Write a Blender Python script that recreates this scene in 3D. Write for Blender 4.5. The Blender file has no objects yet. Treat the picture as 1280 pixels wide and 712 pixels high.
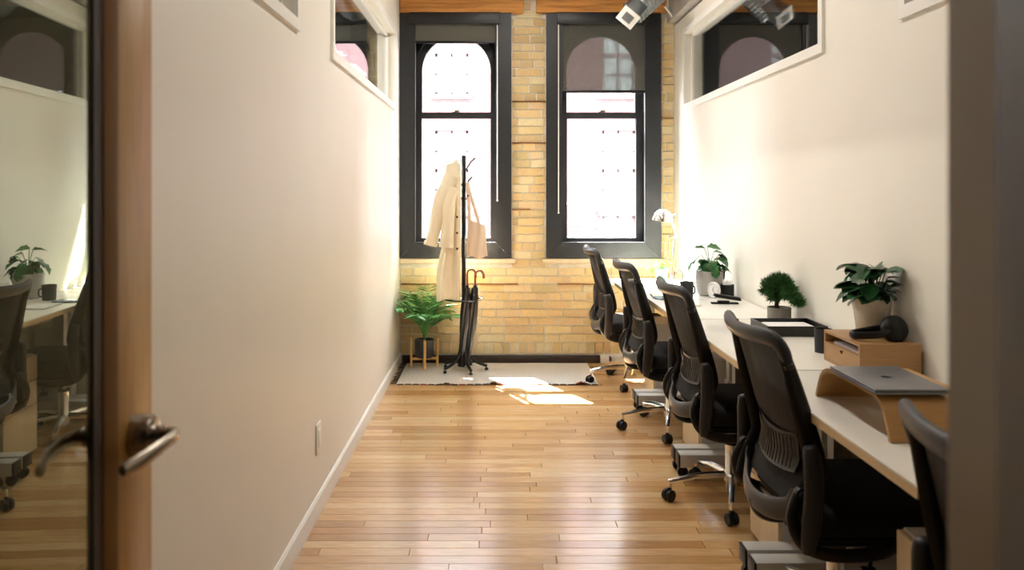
import bpy, bmesh, math, random
from mathutils import Vector, Matrix
C = bpy.context.scene.collection
S = bpy.context.scene
PI = math.pi

# ---------------------------------------------------------------- camera
cam = bpy.data.cameras.new('camera')
camo = bpy.data.objects.new('camera', cam); C.objects.link(camo)
camo.location = (0, 0, 1.4); camo.rotation_euler = (PI/2, 0, 0)
cam.sensor_width = 36; cam.lens = 1000/1280*36
cam.shift_x = 23/1280; cam.shift_y = -118/1280
cam.clip_start = .02; cam.clip_end = 200
cam.dof.use_dof = True; cam.dof.focus_distance = 4.6; cam.dof.aperture_fstop = 3.4
S.camera = camo
# ---------------------------------------------------------------- world and sun
w = bpy.data.worlds.new('sky'); S.world = w; w.use_nodes = True
bg = w.node_tree.nodes['Background']
bg.inputs['Color'].default_value = (.84, .92, 1, 1); bg.inputs['Strength'].default_value = 13.0
sun = bpy.data.lights.new('sun', 'SUN'); sun.energy = 170; sun.angle = .009; sun.color = (1, .95, .87)
suno = bpy.data.objects.new('sun', sun); C.objects.link(suno)
suno.location = (-4, 12, 16)
suno.rotation_euler = Vector((.29, -.55, -1)).to_track_quat('-Z', 'Y').to_euler()
def portal(x0, x1, z0, z1, y):
    l = bpy.data.lights.new('window_portal', 'AREA'); l.shape = 'RECTANGLE'
    l.size = x1-x0; l.size_y = z1-z0; l.cycles.is_portal = True
    o = bpy.data.objects.new('window_portal', l); C.objects.link(o)
    o.location = ((x0+x1)/2, y, (z0+z1)/2); o.rotation_euler = (-PI/2, 0, 0)
portal(-.85, .15, .85, 2.85, 6.86)
portal(.42, 1.38, .85, 2.85, 6.86)
portal(-2.15, -1.05, .85, 2.85, 6.86)
S.view_settings.view_transform = 'Standard'; S.view_settings.look = 'None'
S.view_settings.exposure = 1.1; S.view_settings.gamma = 1; S.view_settings.use_curve_mapping = False
S.cycles.max_bounces = 10; S.cycles.diffuse_bounces = 6; S.cycles.sample_clamp_indirect = 6
FILL_POWER = 9

# ---------------------------------------------------------------- materials
def lin(c):
    c = c.lstrip('#'); v = [int(c[i:i+2], 16)/255 for i in (0, 2, 4)]
    return tuple(((x+.055)/1.055)**2.4 if x > .04045 else x/12.92 for x in v)+(1,)
def mat(name, col, rough=.5, metal=0, noise=0, scale=20, bump=0, bscale=60, col2=None, stretch=None,
        coat=0, trans=0, alpha=1, rand=0, spec=.5, sub=0):
    m = bpy.data.materials.new(name); m.use_nodes = True
    nt = m.node_tree; N = nt.nodes; L = nt.links; b = N['Principled BSDF']
    c = lin(col) if isinstance(col, str) else col
    b.inputs['Base Color'].default_value = c; b.inputs['Roughness'].default_value = rough
    b.inputs['Metallic'].default_value = metal; b.inputs['Coat Weight'].default_value = coat
    b.inputs['Transmission Weight'].default_value = trans; b.inputs['Alpha'].default_value = alpha
    b.inputs['Specular IOR Level'].default_value = spec
    tc = N.new('ShaderNodeTexCoord'); mp = N.new('ShaderNodeMapping')
    L.new(tc.outputs['Object'], mp.inputs['Vector'])
    if stretch: mp.inputs['Scale'].default_value = stretch
    src = None
    if noise or col2:
        n = N.new('ShaderNodeTexNoise'); n.inputs['Scale'].default_value = scale; n.inputs['Detail'].default_value = 5
        L.new(mp.outputs[0], n.inputs['Vector'])
        mx = N.new('ShaderNodeMix'); mx.data_type = 'RGBA'
        c2 = lin(col2) if col2 else tuple(x*(1-noise) for x in c[:3])+(1,)
        mx.inputs['A'].default_value = c; mx.inputs['B'].default_value = c2
        r = N.new('ShaderNodeMapRange'); r.inputs['From Min'].default_value = .35; r.inputs['From Max'].default_value = .65
        L.new(n.outputs['Fac'], r.inputs['Value']); L.new(r.outputs[0], mx.inputs['Factor'])
        src = mx.outputs['Result']
        L.new(src, b.inputs['Base Color'])
    if rand:
        oi = N.new('ShaderNodeObjectInfo'); hs = N.new('ShaderNodeHueSaturation')
        r = N.new('ShaderNodeMapRange'); r.inputs['To Min'].default_value = 1-rand; r.inputs['To Max'].default_value = 1+rand
        L.new(oi.outputs['Random'], r.inputs['Value']); L.new(r.outputs[0], hs.inputs['Value'])
        if src: L.new(src, hs.inputs['Color'])
        else: hs.inputs['Color'].default_value = c
        L.new(hs.outputs[0], b.inputs['Base Color'])
    if bump:
        n = N.new('ShaderNodeTexNoise'); n.inputs['Scale'].default_value = bscale; n.inputs['Detail'].default_value = 4
        L.new(mp.outputs[0], n.inputs['Vector'])
        bp = N.new('ShaderNodeBump'); bp.inputs['Strength'].default_value = bump; bp.inputs['Distance'].default_value = .01
        L.new(n.outputs['Fac'], bp.inputs['Height']); L.new(bp.outputs[0], b.inputs['Normal'])
    return m
def ramp_rand(m, cols, world_noise=None):
    """object-random colour choice multiplied on existing noise"""
    nt = m.node_tree; N = nt.nodes; L = nt.links; b = N['Principled BSDF']
    oi = N.new('ShaderNodeObjectInfo'); cr = N.new('ShaderNodeValToRGB'); cr.color_ramp.interpolation = 'CONSTANT'
    els = cr.color_ramp.elements
    while len(els) < len(cols): els.new(.5)
    for i, c in enumerate(cols): els[i].position = i/len(cols); els[i].color = lin(c)
    if world_noise:
        g = N.new('ShaderNodeNewGeometry'); br = N.new('ShaderNodeTexWhiteNoise')
        sn = N.new('ShaderNodeVectorMath'); sn.operation = 'SNAP'; sn.inputs[1].default_value = world_noise
        L.new(g.outputs['Position'], sn.inputs[0]); L.new(sn.outputs[0], br.inputs['Vector']); L.new(br.outputs['Value'], cr.inputs[0])
    else: L.new(oi.outputs['Random'], cr.inputs[0])
    mx = N.new('ShaderNodeMix'); mx.data_type = 'RGBA'; mx.blend_type = 'MULTIPLY'; mx.inputs['Factor'].default_value = 1
    prev = b.inputs['Base Color'].links
    L.new(cr.outputs[0], mx.inputs['A'])
    if prev: L.new(prev[0].from_socket, mx.inputs['B'])
    else: mx.inputs['B'].default_value = (1, 1, 1, 1)
    L.new(mx.outputs['Result'], b.inputs['Base Color'])
    return m
def glass(name, tint=(1, 1, 1, 1), fac=None, rough=0):
    m = bpy.data.materials.new(name); m.use_nodes = True; nt = m.node_tree; N = nt.nodes; L = nt.links
    N.remove(N['Principled BSDF']); out = N['Material Output']
    t = N.new('ShaderNodeBsdfTransparent'); t.inputs[0].default_value = tint
    g = N.new('ShaderNodeBsdfGlossy'); g.inputs['Roughness'].default_value = rough
    mx = N.new('ShaderNodeMixShader')
    f = N.new('ShaderNodeFresnel'); ge = N.new('ShaderNodeNewGeometry'); io = N.new('ShaderNodeMapRange')
    io.inputs['To Min'].default_value = 1.5; io.inputs['To Max'].default_value = 1/1.5      # thin sheet: same reflectance from both sides
    L.new(ge.outputs['Backfacing'], io.inputs['Value']); L.new(io.outputs[0], f.inputs[0])
    if fac is None: L.new(f.outputs[0], mx.inputs[0])
    else:
        mp = N.new('ShaderNodeMath'); mp.operation = 'ADD'; mp.use_clamp = True; mp.inputs[1].default_value = fac
        L.new(f.outputs[0], mp.inputs[0]); L.new(mp.outputs[0], mx.inputs[0])
    L.new(t.outputs[0], mx.inputs[1]); L.new(g.outputs[0], mx.inputs[2]); L.new(mx.outputs[0], out.inputs[0])
    return m
def emis(name, col, st):
    m = bpy.data.materials.new(name); m.use_nodes = True; b = m.node_tree.nodes['Principled BSDF']
    b.inputs['Emission Color'].default_value = col; b.inputs['Emission Strength'].default_value = st
    return m
def sheer(name, col, a, rough=.8):
    """woven fabric that lets part of the light through its holes"""
    m = bpy.data.materials.new(name); m.use_nodes = True; nt = m.node_tree; N = nt.nodes; L = nt.links
    b = N['Principled BSDF']; b.inputs['Base Color'].default_value = lin(col); b.inputs['Roughness'].default_value = rough
    t = N.new('ShaderNodeBsdfTransparent'); mx = N.new('ShaderNodeMixShader')
    tc = N.new('ShaderNodeTexCoord'); n = N.new('ShaderNodeTexNoise'); n.inputs['Scale'].default_value = 900
    mp = N.new('ShaderNodeMapping'); mp.inputs['Scale'].default_value = (1, 1, .2)
    L.new(tc.outputs['Object'], mp.inputs[0]); L.new(mp.outputs[0], n.inputs['Vector'])
    r = N.new('ShaderNodeMapRange'); r.inputs['From Min'].default_value = .3; r.inputs['From Max'].default_value = .7
    r.inputs['To Min'].default_value = a-.05; r.inputs['To Max'].default_value = min(1, a+.05)
    L.new(n.outputs['Fac'], r.inputs['Value']); L.new(r.outputs[0], mx.inputs[0])
    L.new(t.outputs[0], mx.inputs[1]); L.new(b.outputs[0], mx.inputs[2]); L.new(mx.outputs[0], N['Material Output'].inputs[0])
    return m

wall_white = mat('white_wall_paint', '#ebe7dc', .42, bump=.03, bscale=180, noise=.02, scale=3)
trim_white = mat('white_trim_paint', '#efeee8', .35)
wall_corr = mat('corridor_paint', '#80766a', .6)
dark_frame = mat('dark_wood_frame', '#3a2c20', .5, noise=.3, scale=30, stretch=(6, 6, .6))
black_paint = mat('black_window_paint', '#14171b', .45, bump=.12, bscale=40, noise=.2, scale=12)
mortar = mat('mortar', '#f3eee0', .95, bump=.5, bscale=90, noise=.18, scale=25)
brick_cols = ['#ead39c', '#e4c88c', '#eddcae', '#e0c28c', '#e8cf9a', '#d8be8e', '#ead3a4', '#e3c89a', '#cfbb8a', '#ecd7a2', '#efe0b4', '#e6ca92']
brick_m = ramp_rand(mat('yellow_brick', '#ffffff', .9, noise=.2, scale=9, bump=.6, bscale=45), brick_cols)
brick_stuff_m = ramp_rand(mat('yellow_brick_joined', '#ffffff', .9, noise=.2, scale=9, bump=.6, bscale=45), brick_cols, (.2122, .5, .0675))
floor_cols = ['#d0a570', '#c79a62', '#d8b17c', '#bb8b55', '#d3a974', '#c89d68', '#dcb888', '#b3844e', '#cfa36c', '#d7ad7a']
def floor_mat(name, wn=None):
    m = ramp_rand(mat(name, '#ffffff', .2, noise=.22, scale=7, stretch=(1.2, 16, 1), bump=.05, bscale=14, coat=.6), floor_cols, wn)
    m.node_tree.nodes['Principled BSDF'].inputs['Coat Roughness'].default_value = .14
    m.node_tree.nodes['Principled BSDF'].inputs['Roughness'].default_value = .27
    return m
floor_m = floor_mat('maple_floorboard'); floor_stuff_m = floor_mat('maple_floorboard_joined', (.8, .065, 1))
gap_m = mat('floor_gap', '#3a2412', .8)
beam_m = mat('timber_beam', '#bd8744', .75, col2='#8a5a26', scale=9, stretch=(.35, 4, 4), bump=.5, bscale=30)
oak = mat('light_oak', '#ad8557', .45, noise=.16, scale=16, stretch=(1, 1, 14))
ply = mat('bent_plywood', '#b98d55', .42, noise=.15, scale=12, stretch=(1.5, 1.5, 12))
door_oak = mat('oak_door', '#b68a45', .4, noise=.16, scale=16, stretch=(5, 5, .5))
maple = mat('pale_maple_laminate', '#d8c3a0', .45, noise=.07, scale=10, stretch=(6, 6, .6))
desk_white = mat('white_desktop', '#e6e3da', .3)
desk_edge = mat('desktop_edge', '#c9ae85', .5)
metal_grey = mat('light_grey_powdercoat', '#c3c2be', .4)
black_pl = mat('black_plastic', '#060607', .38, spec=.35)
black_rub = mat('dark_rubber', '#202126', .42)
grey_rub = mat('grey_soft_plastic', '#24262c', .42)
black_fab = mat('black_seat_fabric', '#08080a', .95, bump=.3, bscale=400)
chrome = mat('chrome', '#f0efec', .16, 1)
galv = mat('galvanised_steel', '#b3bcc2', .3, 1, noise=.25, scale=8)
galv_dk = mat('dull_steel', '#b4b0aa', .5, .3, noise=.2, scale=7)
satin = mat('satin_nickel', '#a39a8e', .26, 1)
blind_m = sheer('grey_blind_fabric', '#56564f', .74)
blind_solid = mat('blind_roll_fabric', '#55564f', .85)
chair_mesh = sheer('chair_mesh_fabric', '#0a0806', .86)
clear_glass = glass('window_glass')
part_glass = glass('partition_glass', (.93, .95, .94, 1), .10)
door_glass = glass('door_glass', (.40, .40, .34, 1), .27, .012)
def tintglossy(m, c):
    for n in m.node_tree.nodes:
        if n.type == 'BSDF_GLOSSY': n.inputs['Color'].default_value = c
tintglossy(door_glass, (.80, .82, .70, 1))
coat_m = mat('beige_cotton', '#e6d9bd', .9, bump=.15, bscale=120)
tote_m = mat('pale_canvas', '#dcc9b4', .95, bump=.2, bscale=250)
rug_m = mat('cream_wool_rug', '#f6f2ea', 1, col2='#c4bdb1', scale=120, bump=1, bscale=220)
rug_dark = mat('rug_dark_yarn', '#3a3230', 1); rug_red = mat('rug_red_yarn', '#a8323a', 1)
black_met = mat('black_metal', '#0d0e10', .35, .3)
umb_m = mat('black_umbrella_cloth', '#0b0c0f', .55)
cane_m = mat('brown_cane', '#7a4424', .35, noise=.3, scale=40)
bamboo = mat('bamboo', '#d7ab62', .5)
leaf_palm = mat('palm_leaf', '#62a858', .5, noise=.35, scale=30)
leaf_ficus = mat('ficus_leaf', '#2a5a30', .3, noise=.35, scale=25)
leaf_mon = mat('monstera_leaf', '#2f7036', .35, noise=.4, scale=30)
leaf_lime = mat('lime_leaf', '#7ec24a', .5)
leaf_bonsai = mat('bonsai_needles', '#356b28', .7, noise=.5, scale=60)
bark = mat('bark', '#4a3524', .9, bump=.6, bscale=80)
soil = mat('soil', '#2c2018', 1, bump=1, bscale=120)
pot_grey = mat('pale_grey_pot', '#b3b0aa', .6)
pot_conc = mat('concrete_pot', '#8e8980', .85, noise=.15, scale=40)
pot_white = mat('white_ceramic_pot', '#d8cdbd', .35)
pot_char = mat('charcoal_pot', '#2b2d33', .5)
pot_mint = mat('mint_glass_pot', '#9adbc4', .2, trans=.3)
white_pl = mat('white_plastic', '#e8e8e6', .35)
paper = mat('paper', '#eeedea', .8)
mug_m = mat('charcoal_mug', '#232527', .5)
lap_m = mat('space_grey_aluminium', '#77787c', .38, .75)
logo_m = mat('dark_mirror_logo', '#111214', .15, .8)
stone = mat('pale_stone_sill', '#d8c6a6', .9, bump=.4, bscale=50, noise=.15, scale=12)
fac_brick = None
asphalt = mat('asphalt', '#343434', .9)

# ---------------------------------------------------------------- mesh helpers
def crom(pts, n=6, closed=False):
    P = [Vector(p) for p in pts]; out = []; m = len(P)
    rng = range(m if closed else m-1)
    for i in rng:
        if closed: a, b, c, d = P[(i-1) % m], P[i], P[(i+1) % m], P[(i+2) % m]
        else: a, b, c, d = P[max(i-1, 0)], P[i], P[i+1], P[min(i+2, m-1)]
        for k in range(n):
            t = k/n
            out.append(.5*((2*b)+(c-a)*t+(2*a-5*b+4*c-d)*t*t+(3*b-a-3*c+d)*t**3))
    if not closed: out.append(P[-1])
    return out
class MB:
    def __init__(s): s.bm = bmesh.new()
    def box(s, x0, x1, y0, y1, z0, z1, bev=0, mtx=None, seg=2):
        vs = [s.bm.verts.new((x, y, z)) for x in (x0, x1) for y in (y0, y1) for z in (z0, z1)]
        fs = [s.bm.faces.new([vs[i] for i in f]) for f in ((0, 1, 3, 2), (4, 6, 7, 5), (0, 4, 5, 1), (2, 3, 7, 6), (0, 2, 6, 4), (1, 5, 7, 3))]
        if bev:
            es = list({e for f in fs for e in f.edges})
            r = bmesh.ops.bevel(s.bm, geom=es, offset=bev, segments=seg, profile=.5, affect='EDGES')
            vs = list({v for f in r['faces'] for v in f.verts} | {v for v in vs if v.is_valid})
        if mtx: bmesh.ops.transform(s.bm, matrix=mtx, verts=[v for v in vs if v.is_valid])
        return s
    def prism(s, poly, axis, a, b, mtx=None):
        def P(u, v, w): return {'x': (w, u, v), 'y': (u, w, v), 'z': (u, v, w)}[axis]
        A = [s.bm.verts.new(P(u, v, a)) for u, v in poly]; B = [s.bm.verts.new(P(u, v, b)) for u, v in poly]
        n = len(poly); fs = [s.bm.faces.new(A), s.bm.faces.new(B[::-1])]
        for i in range(n): fs.append(s.bm.faces.new((A[i], B[i], B[(i+1) % n], A[(i+1) % n])))
        if mtx: bmesh.ops.transform(s.bm, matrix=mtx, verts=A+B)
        bmesh.ops.recalc_face_normals(s.bm, faces=fs)
        return s
    def tube(s, pts, r, seg=8, closed=False, up=None, ry=None, cap=True):
        P = [Vector(p) for p in pts]; n = len(P)
        R = r if isinstance(r, (list, tuple)) else [r]*n
        if len(R) != n: R = [R[min(int(i/(n-1)*(len(R)-1)), len(R)-2)]*(1-(i/(n-1)*(len(R)-1) % 1 if i < n-1 else 1))+R[min(int(i/(n-1)*(len(R)-1))+1, len(R)-1)]*(i/(n-1)*(len(R)-1) % 1 if i < n-1 else 1) for i in range(n)]
        RY = R if ry is None else (ry if isinstance(ry, (list, tuple)) else [ry]*n)
        rings = []; prev = None
        for i in range(n):
            if closed: t = P[(i+1) % n]-P[i-1]
            else: t = P[min(i+1, n-1)]-P[max(i-1, 0)]
            t.normalize()
            if up is not None: h = Vector(up)
            else: h = prev if prev is not None else (Vector((0, 0, 1)) if abs(t.z) < .9 else Vector((1, 0, 0)))
            n1 = h-t*h.dot(t)
            if n1.length < 1e-5: n1 = t.orthogonal()
            n1.normalize(); prev = n1; n2 = t.cross(n1)
            rings.append([s.bm.verts.new(P[i]+n1*R[i]*math.cos(2*PI*k/seg)+n2*RY[i]*math.sin(2*PI*k/seg)) for k in range(seg)])
        m = n if closed else n-1
        for i in range(m):
            a, b = rings[i], rings[(i+1) % n]
            for k in range(seg): s.bm.faces.new((a[k], a[(k+1) % seg], b[(k+1) % seg], b[k]))
        if cap and not closed: s.bm.faces.new(rings[0][::-1]); s.bm.faces.new(rings[-1])
        return s
    def lathe(s, prof, c=(0, 0, 0), seg=24, mtx=None):
        rings = []; c = Vector(c)
        for r, z in prof:
            if r < 1e-6: rings.append([s.bm.verts.new(c+Vector((0, 0, z)))])
            else: rings.append([s.bm.verts.new(c+Vector((r*math.cos(2*PI*k/seg), r*math.sin(2*PI*k/seg), z))) for k in range(seg)])
        for a, b in zip(rings, rings[1:]):
            for k in range(seg):
                q = [a[k % len(a)], a[(k+1) % len(a)], b[(k+1) % len(b)], b[k % len(b)]]
                q2 = []
                for v in q:
                    if v not in q2: q2.append(v)
                if len(q2) > 2: s.bm.faces.new(q2)
        if mtx: bmesh.ops.transform(s.bm, matrix=mtx, verts=[v for R in rings for v in R])
        return s
    def grid(s, f, nu, nv, thick=0, closed_u=False):
        V = [[s.bm.verts.new(f(i/nu, j/nv)) for j in range(nv+1)] for i in range(nu+(0 if closed_u else 1))]
        fs = []
        for i in range(nu):
            for j in range(nv):
                a, b = V[i], V[(i+1) % len(V)]
                fs.append(s.bm.faces.new((a[j], b[j], b[j+1], a[j+1])))
        if thick:
            bmesh.ops.recalc_face_normals(s.bm, faces=fs)
            bmesh.ops.solidify(s.bm, geom=fs, thickness=thick)
        return s
    def ball(s, c, r, u=12, v=8, mtx=None):
        m = Matrix.Translation(c) @ (mtx or Matrix()) @ Matrix.Diagonal((r if isinstance(r, (tuple, list)) else (r, r, r))+(1,) if isinstance(r, tuple) else (r, r, r, 1))
        bmesh.ops.create_uvsphere(s.bm, u_segments=u, v_segments=v, radius=1, matrix=m); return s
    def mesh(s, name, m, ang=35, recalc=True):
        if recalc: bmesh.ops.recalc_face_normals(s.bm, faces=s.bm.faces)
        me = bpy.data.meshes.new(name); s.bm.to_mesh(me); s.bm.free()
        me.materials.append(m)
        me.shade_smooth(); me.set_sharp_from_angle(angle=math.radians(ang))
        return me
    def done(s, name, m, parent=None, ang=35, recalc=True, loc=None):
        o = bpy.data.objects.new(name, s.mesh(name, m, ang, recalc)); C.objects.link(o)
        if parent: o.parent = parent
        if loc: o.location = loc
        return o
def thing(name, label, cat, loc=(0, 0, 0), rz=0, group=None):
    o = bpy.data.objects.new(name, None); C.objects.link(o); o.empty_display_size = .1
    o.location = loc; o.rotation_euler = (0, 0, rz); o['label'] = label; o['category'] = cat
    if group: o['group'] = group
    return o
def tag(o, label, cat, group=None):
    o['label'] = label; o['category'] = cat
    if group: o['group'] = group
    return o
def struct(o): o['kind'] = 'structure'; return o
def bx(name, m, b, parent=None, bev=0): return MB().box(*b, bev=bev).done(name, m, parent)
def dup(o, parent=None):
    c = o.copy(); C.objects.link(c); c.parent = parent
    for ch in list(o.children): dup(ch, c)
    return c

# ================================================================ SETTING
XL, XR, YB, CEIL = -.762, 1.472, 6.51, 3.55
# ---- floor: boards running across the room
fl = struct(bx('floor', gap_m, (-4.2, 4.6, -2.2, 6.60, -.06, -.0105)))
rnd = random.Random(4)
def board_mesh(bm, x0, x1, y0, y1, z1):
    b = .0017
    lo = [(x0, y0), (x1, y0), (x1, y1), (x0, y1)]; hi = [(x0+b, y0+b), (x1-b, y0+b), (x1-b, y1-b), (x0+b, y1-b)]
    A = [bm.verts.new((x, y, z1-.010)) for x, y in lo]; B = [bm.verts.new((x, y, z1-.0015)) for x, y in lo]; D = [bm.verts.new((x, y, z1)) for x, y in hi]
    for P, Q in ((A, B), (B, D)):
        for i in range(4): bm.faces.new((P[i], P[(i+1) % 4], Q[(i+1) % 4], Q[i]))
    bm.faces.new(D)
BW = .065
board_meshes = []
for k in range(6):
    m = MB(); L = .35+.18*k; board_mesh(m.bm, 0, L, .0004, BW-.0004, 0); board_meshes.append((L, m.mesh('floorboard', floor_m)))
stuff = MB(); nb = 0
y = -2.0
rows = []
while y < 6.56: rows.append(y); y += BW
for y in rows[::-1]:
    vis = 2.75 < y
    if vis:
        x = XL-rnd.uniform(0, .6); xe = XR
    else: x = -2.2; xe = 2.2
    x0 = x
    while x < xe:
        L0, me = rnd.choice(board_meshes)
        x2 = x+L0; 
        if vis:
            cx0 = max(x, XL+.002); cx1 = min(x2, XR-.002)
            if cx1-cx0 > .01:
                if nb < 300 and y > 2.75:
                    o = bpy.data.objects.new('floorboard', me); C.objects.link(o); o.parent = fl
                    o.location = (cx0, y, 0); o.scale = ((cx1-cx0)/L0*.9972, 1, 1); nb += 1
                else: board_mesh(stuff.bm, cx0, cx1-.0008, y+.0004, y+BW-.0004, 0)
        else: board_mesh(stuff.bm, x, x2-.0008, y+.0004, y+BW-.0004, 0)
        x = x2
o = stuff.done('floorboards', floor_stuff_m, fl, recalc=False); o['kind'] = 'stuff'

# ---- ceiling with joists
ce = struct(bx('ceiling', beam_m, (-4.2, 4.6, -2.2, 6.9, CEIL, CEIL+.1)))
for k in range(16):
    bx('joist', beam_m, (-4.1, 4.5, -1.9+k*.54, -1.8+k*.54, CEIL-.2, CEIL), ce)

# ---- window wall
WIN = [(-.765, .145), (.427, 1.357), (-2.01, -1.03), (1.690, 2.62)]   # casing outer x ranges
WZ0, WZ1 = .853, 2.835
WB0, WB1 = 6.52, 6.80
wb = MB()
hol = sorted([(a+.05, b-.05) for a, b in WIN])
xs = [-4.2]+[v for h in hol for v in h]+[4.6]
for i in range(0, len(xs), 2): wb.box(xs[i], xs[i+1], WB0, WB1, -.05, CEIL+.05)
for a, b in hol: wb.box(a, b, WB0, WB1, -.05, WZ0+.05); wb.box(a, b, WB0, WB1, WZ1-.05, CEIL+.05)
wall = struct(wb.done('wall_back', mortar))
# bricks
def brick_var(seed):
    r = random.Random(seed); m = MB(); m.box(0, 1, -1, 0, 0, 1)
    bm = m.bm
    fr = [v for v in bm.verts if v.co.y < -.5]
    es = [e for e in bm.edges if all(v in fr for v in e.verts)]
    bmesh.ops.bevel(bm, geom=es, offset=.05, segments=1, affect='EDGES')
    for v in bm.verts:
        v.co.x += r.uniform(-.012, .012); v.co.z += r.uniform(-.04, .04); v.co.y += r.uniform(-.14, .1) if v.co.y < -.5 else 0
    return m
bvars = [brick_var(k).mesh('brick', brick_m) for k in range(8)]
bst = MB(); cnt = 0
def lay(x0, x1, z0, z1, individual=True):
    global cnt
    if x1-x0 < .018: return
    pro = rnd.uniform(.006, .012); g = .0050
    if individual and cnt < 300:
        o = bpy.data.objects.new('brick', rnd.choice(bvars)); C.objects.link(o); o.parent = wall
        o.location = (x0+g, WB0+.004, z0+g); o.scale = (x1-x0-2*g, pro+.004, z1-z0-2*g); cnt += 1
    else:
        t = brick_var(rnd.randrange(50)); bmesh.ops.transform(t.bm, matrix=Matrix.Translation((x0+g, WB0+.004, z0+g)) @ Matrix.Diagonal((x1-x0-2*g, pro+.004, z1-z0-2*g, 1)), verts=t.bm.verts)
        tm = bpy.data.meshes.new('t'); t.bm.to_mesh(tm); t.bm.free(); bst.bm.from_mesh(tm); bpy.data.meshes.remove(tm)
def spans(x0, x1, z0, z1):
    """parts of x0..x1 that are not covered by a window casing or a beam"""
    out = [(x0, x1)]
    if z1 > WZ0-.02 and z0 < WZ1+.0:
        for a, b in WIN:
            nx = []
            for p, q in out:
                if b+.003 <= p or a-.003 >= q: nx.append((p, q)); continue
                if p < a-.003: nx.append((p, a-.003))
                if q > b+.003: nx.append((b+.003, q))
            out = nx
    return out
x = XL
while x < XR:
    lay(x, min(x+.069, XR), .072, .167); x += .069
z = .167; row = 0
while z < 3.0:
    hdr = row % 6 == 5
    pit = .106 if hdr else .2122
    for reg, (ra, rb) in enumerate(((XL+.001, XR-.001), (-2.6, XL-.10), (XR+.12, 3.0))):
        if reg and z < 1.7: continue
        x = ra-((row % 2)*.5*pit+rnd.uniform(0, .02)); 
        while x < rb:
            l = pit*rnd.choice((1, 1, 1, 1, .55)) if not hdr else pit
            for p, q in spans(max(x, ra), min(x+l, rb), z, z+.0675):
                if z+.0675 > WZ1 and (p+q)/2 > -9:
                    # only the strip between the two beams, and above the right end
                    if not (.245 < (p+q)/2 < .345): continue
                lay(p, q, z, z+.0675, reg == 0)
            x += l
    z += .0675; row += 1
o = bst.done('bricks', brick_stuff_m, wall); o['kind'] = 'stuff'
print('bricks', cnt, 'boards', nb)
for a, b, k in ((XL+.01, .20, 7), (.52, .84, 7), (.150, .424, 24), (.150, .424, 29), (.150, .30, 16), (1.36, XR-.01, 27)):
    zz = .167+.0675*k
    MB().box(a, b, 6.500, 6.524, zz-.0042, zz+.0048, bev=.001).done('timber_strip', mat('old_timber_strip', '#7a4a22', .9, noise=.5, scale=20), wall)
# stone sills below the window casings
for i, (a, b) in enumerate(WIN[:2]):
    MB().box(a+.005 if i == 0 else a-.03, b+.03, 6.485, 6.525, WZ0-.045, WZ0-.006, bev=.004).done('stone_sill', stone, wall)
# dark strip at the foot of the brick wall
struct(MB().box(XL+.02, .865, 6.49, 6.519, 0, .062, bev=.006).done('baseboard_back', mat('dark_brown_baseboard', '#2a1d16', .6, noise=.4, scale=14)))
struct(MB().box(.868, XR-.02, 6.488, 6.519, 0, .062, bev=.003).done('baseboard_back_right', trim_white))
# timber lintels
for a, b in ((-.757, .243), (.345, XR-.004), (-2.6, XL-.12), (XR+.12, 3.0)):
    m = MB(); m.box(a, b, 6.455, 6.52, 2.838, 3.09, bev=.008)
    struct(m.done('trim_lintel', beam_m))

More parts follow.
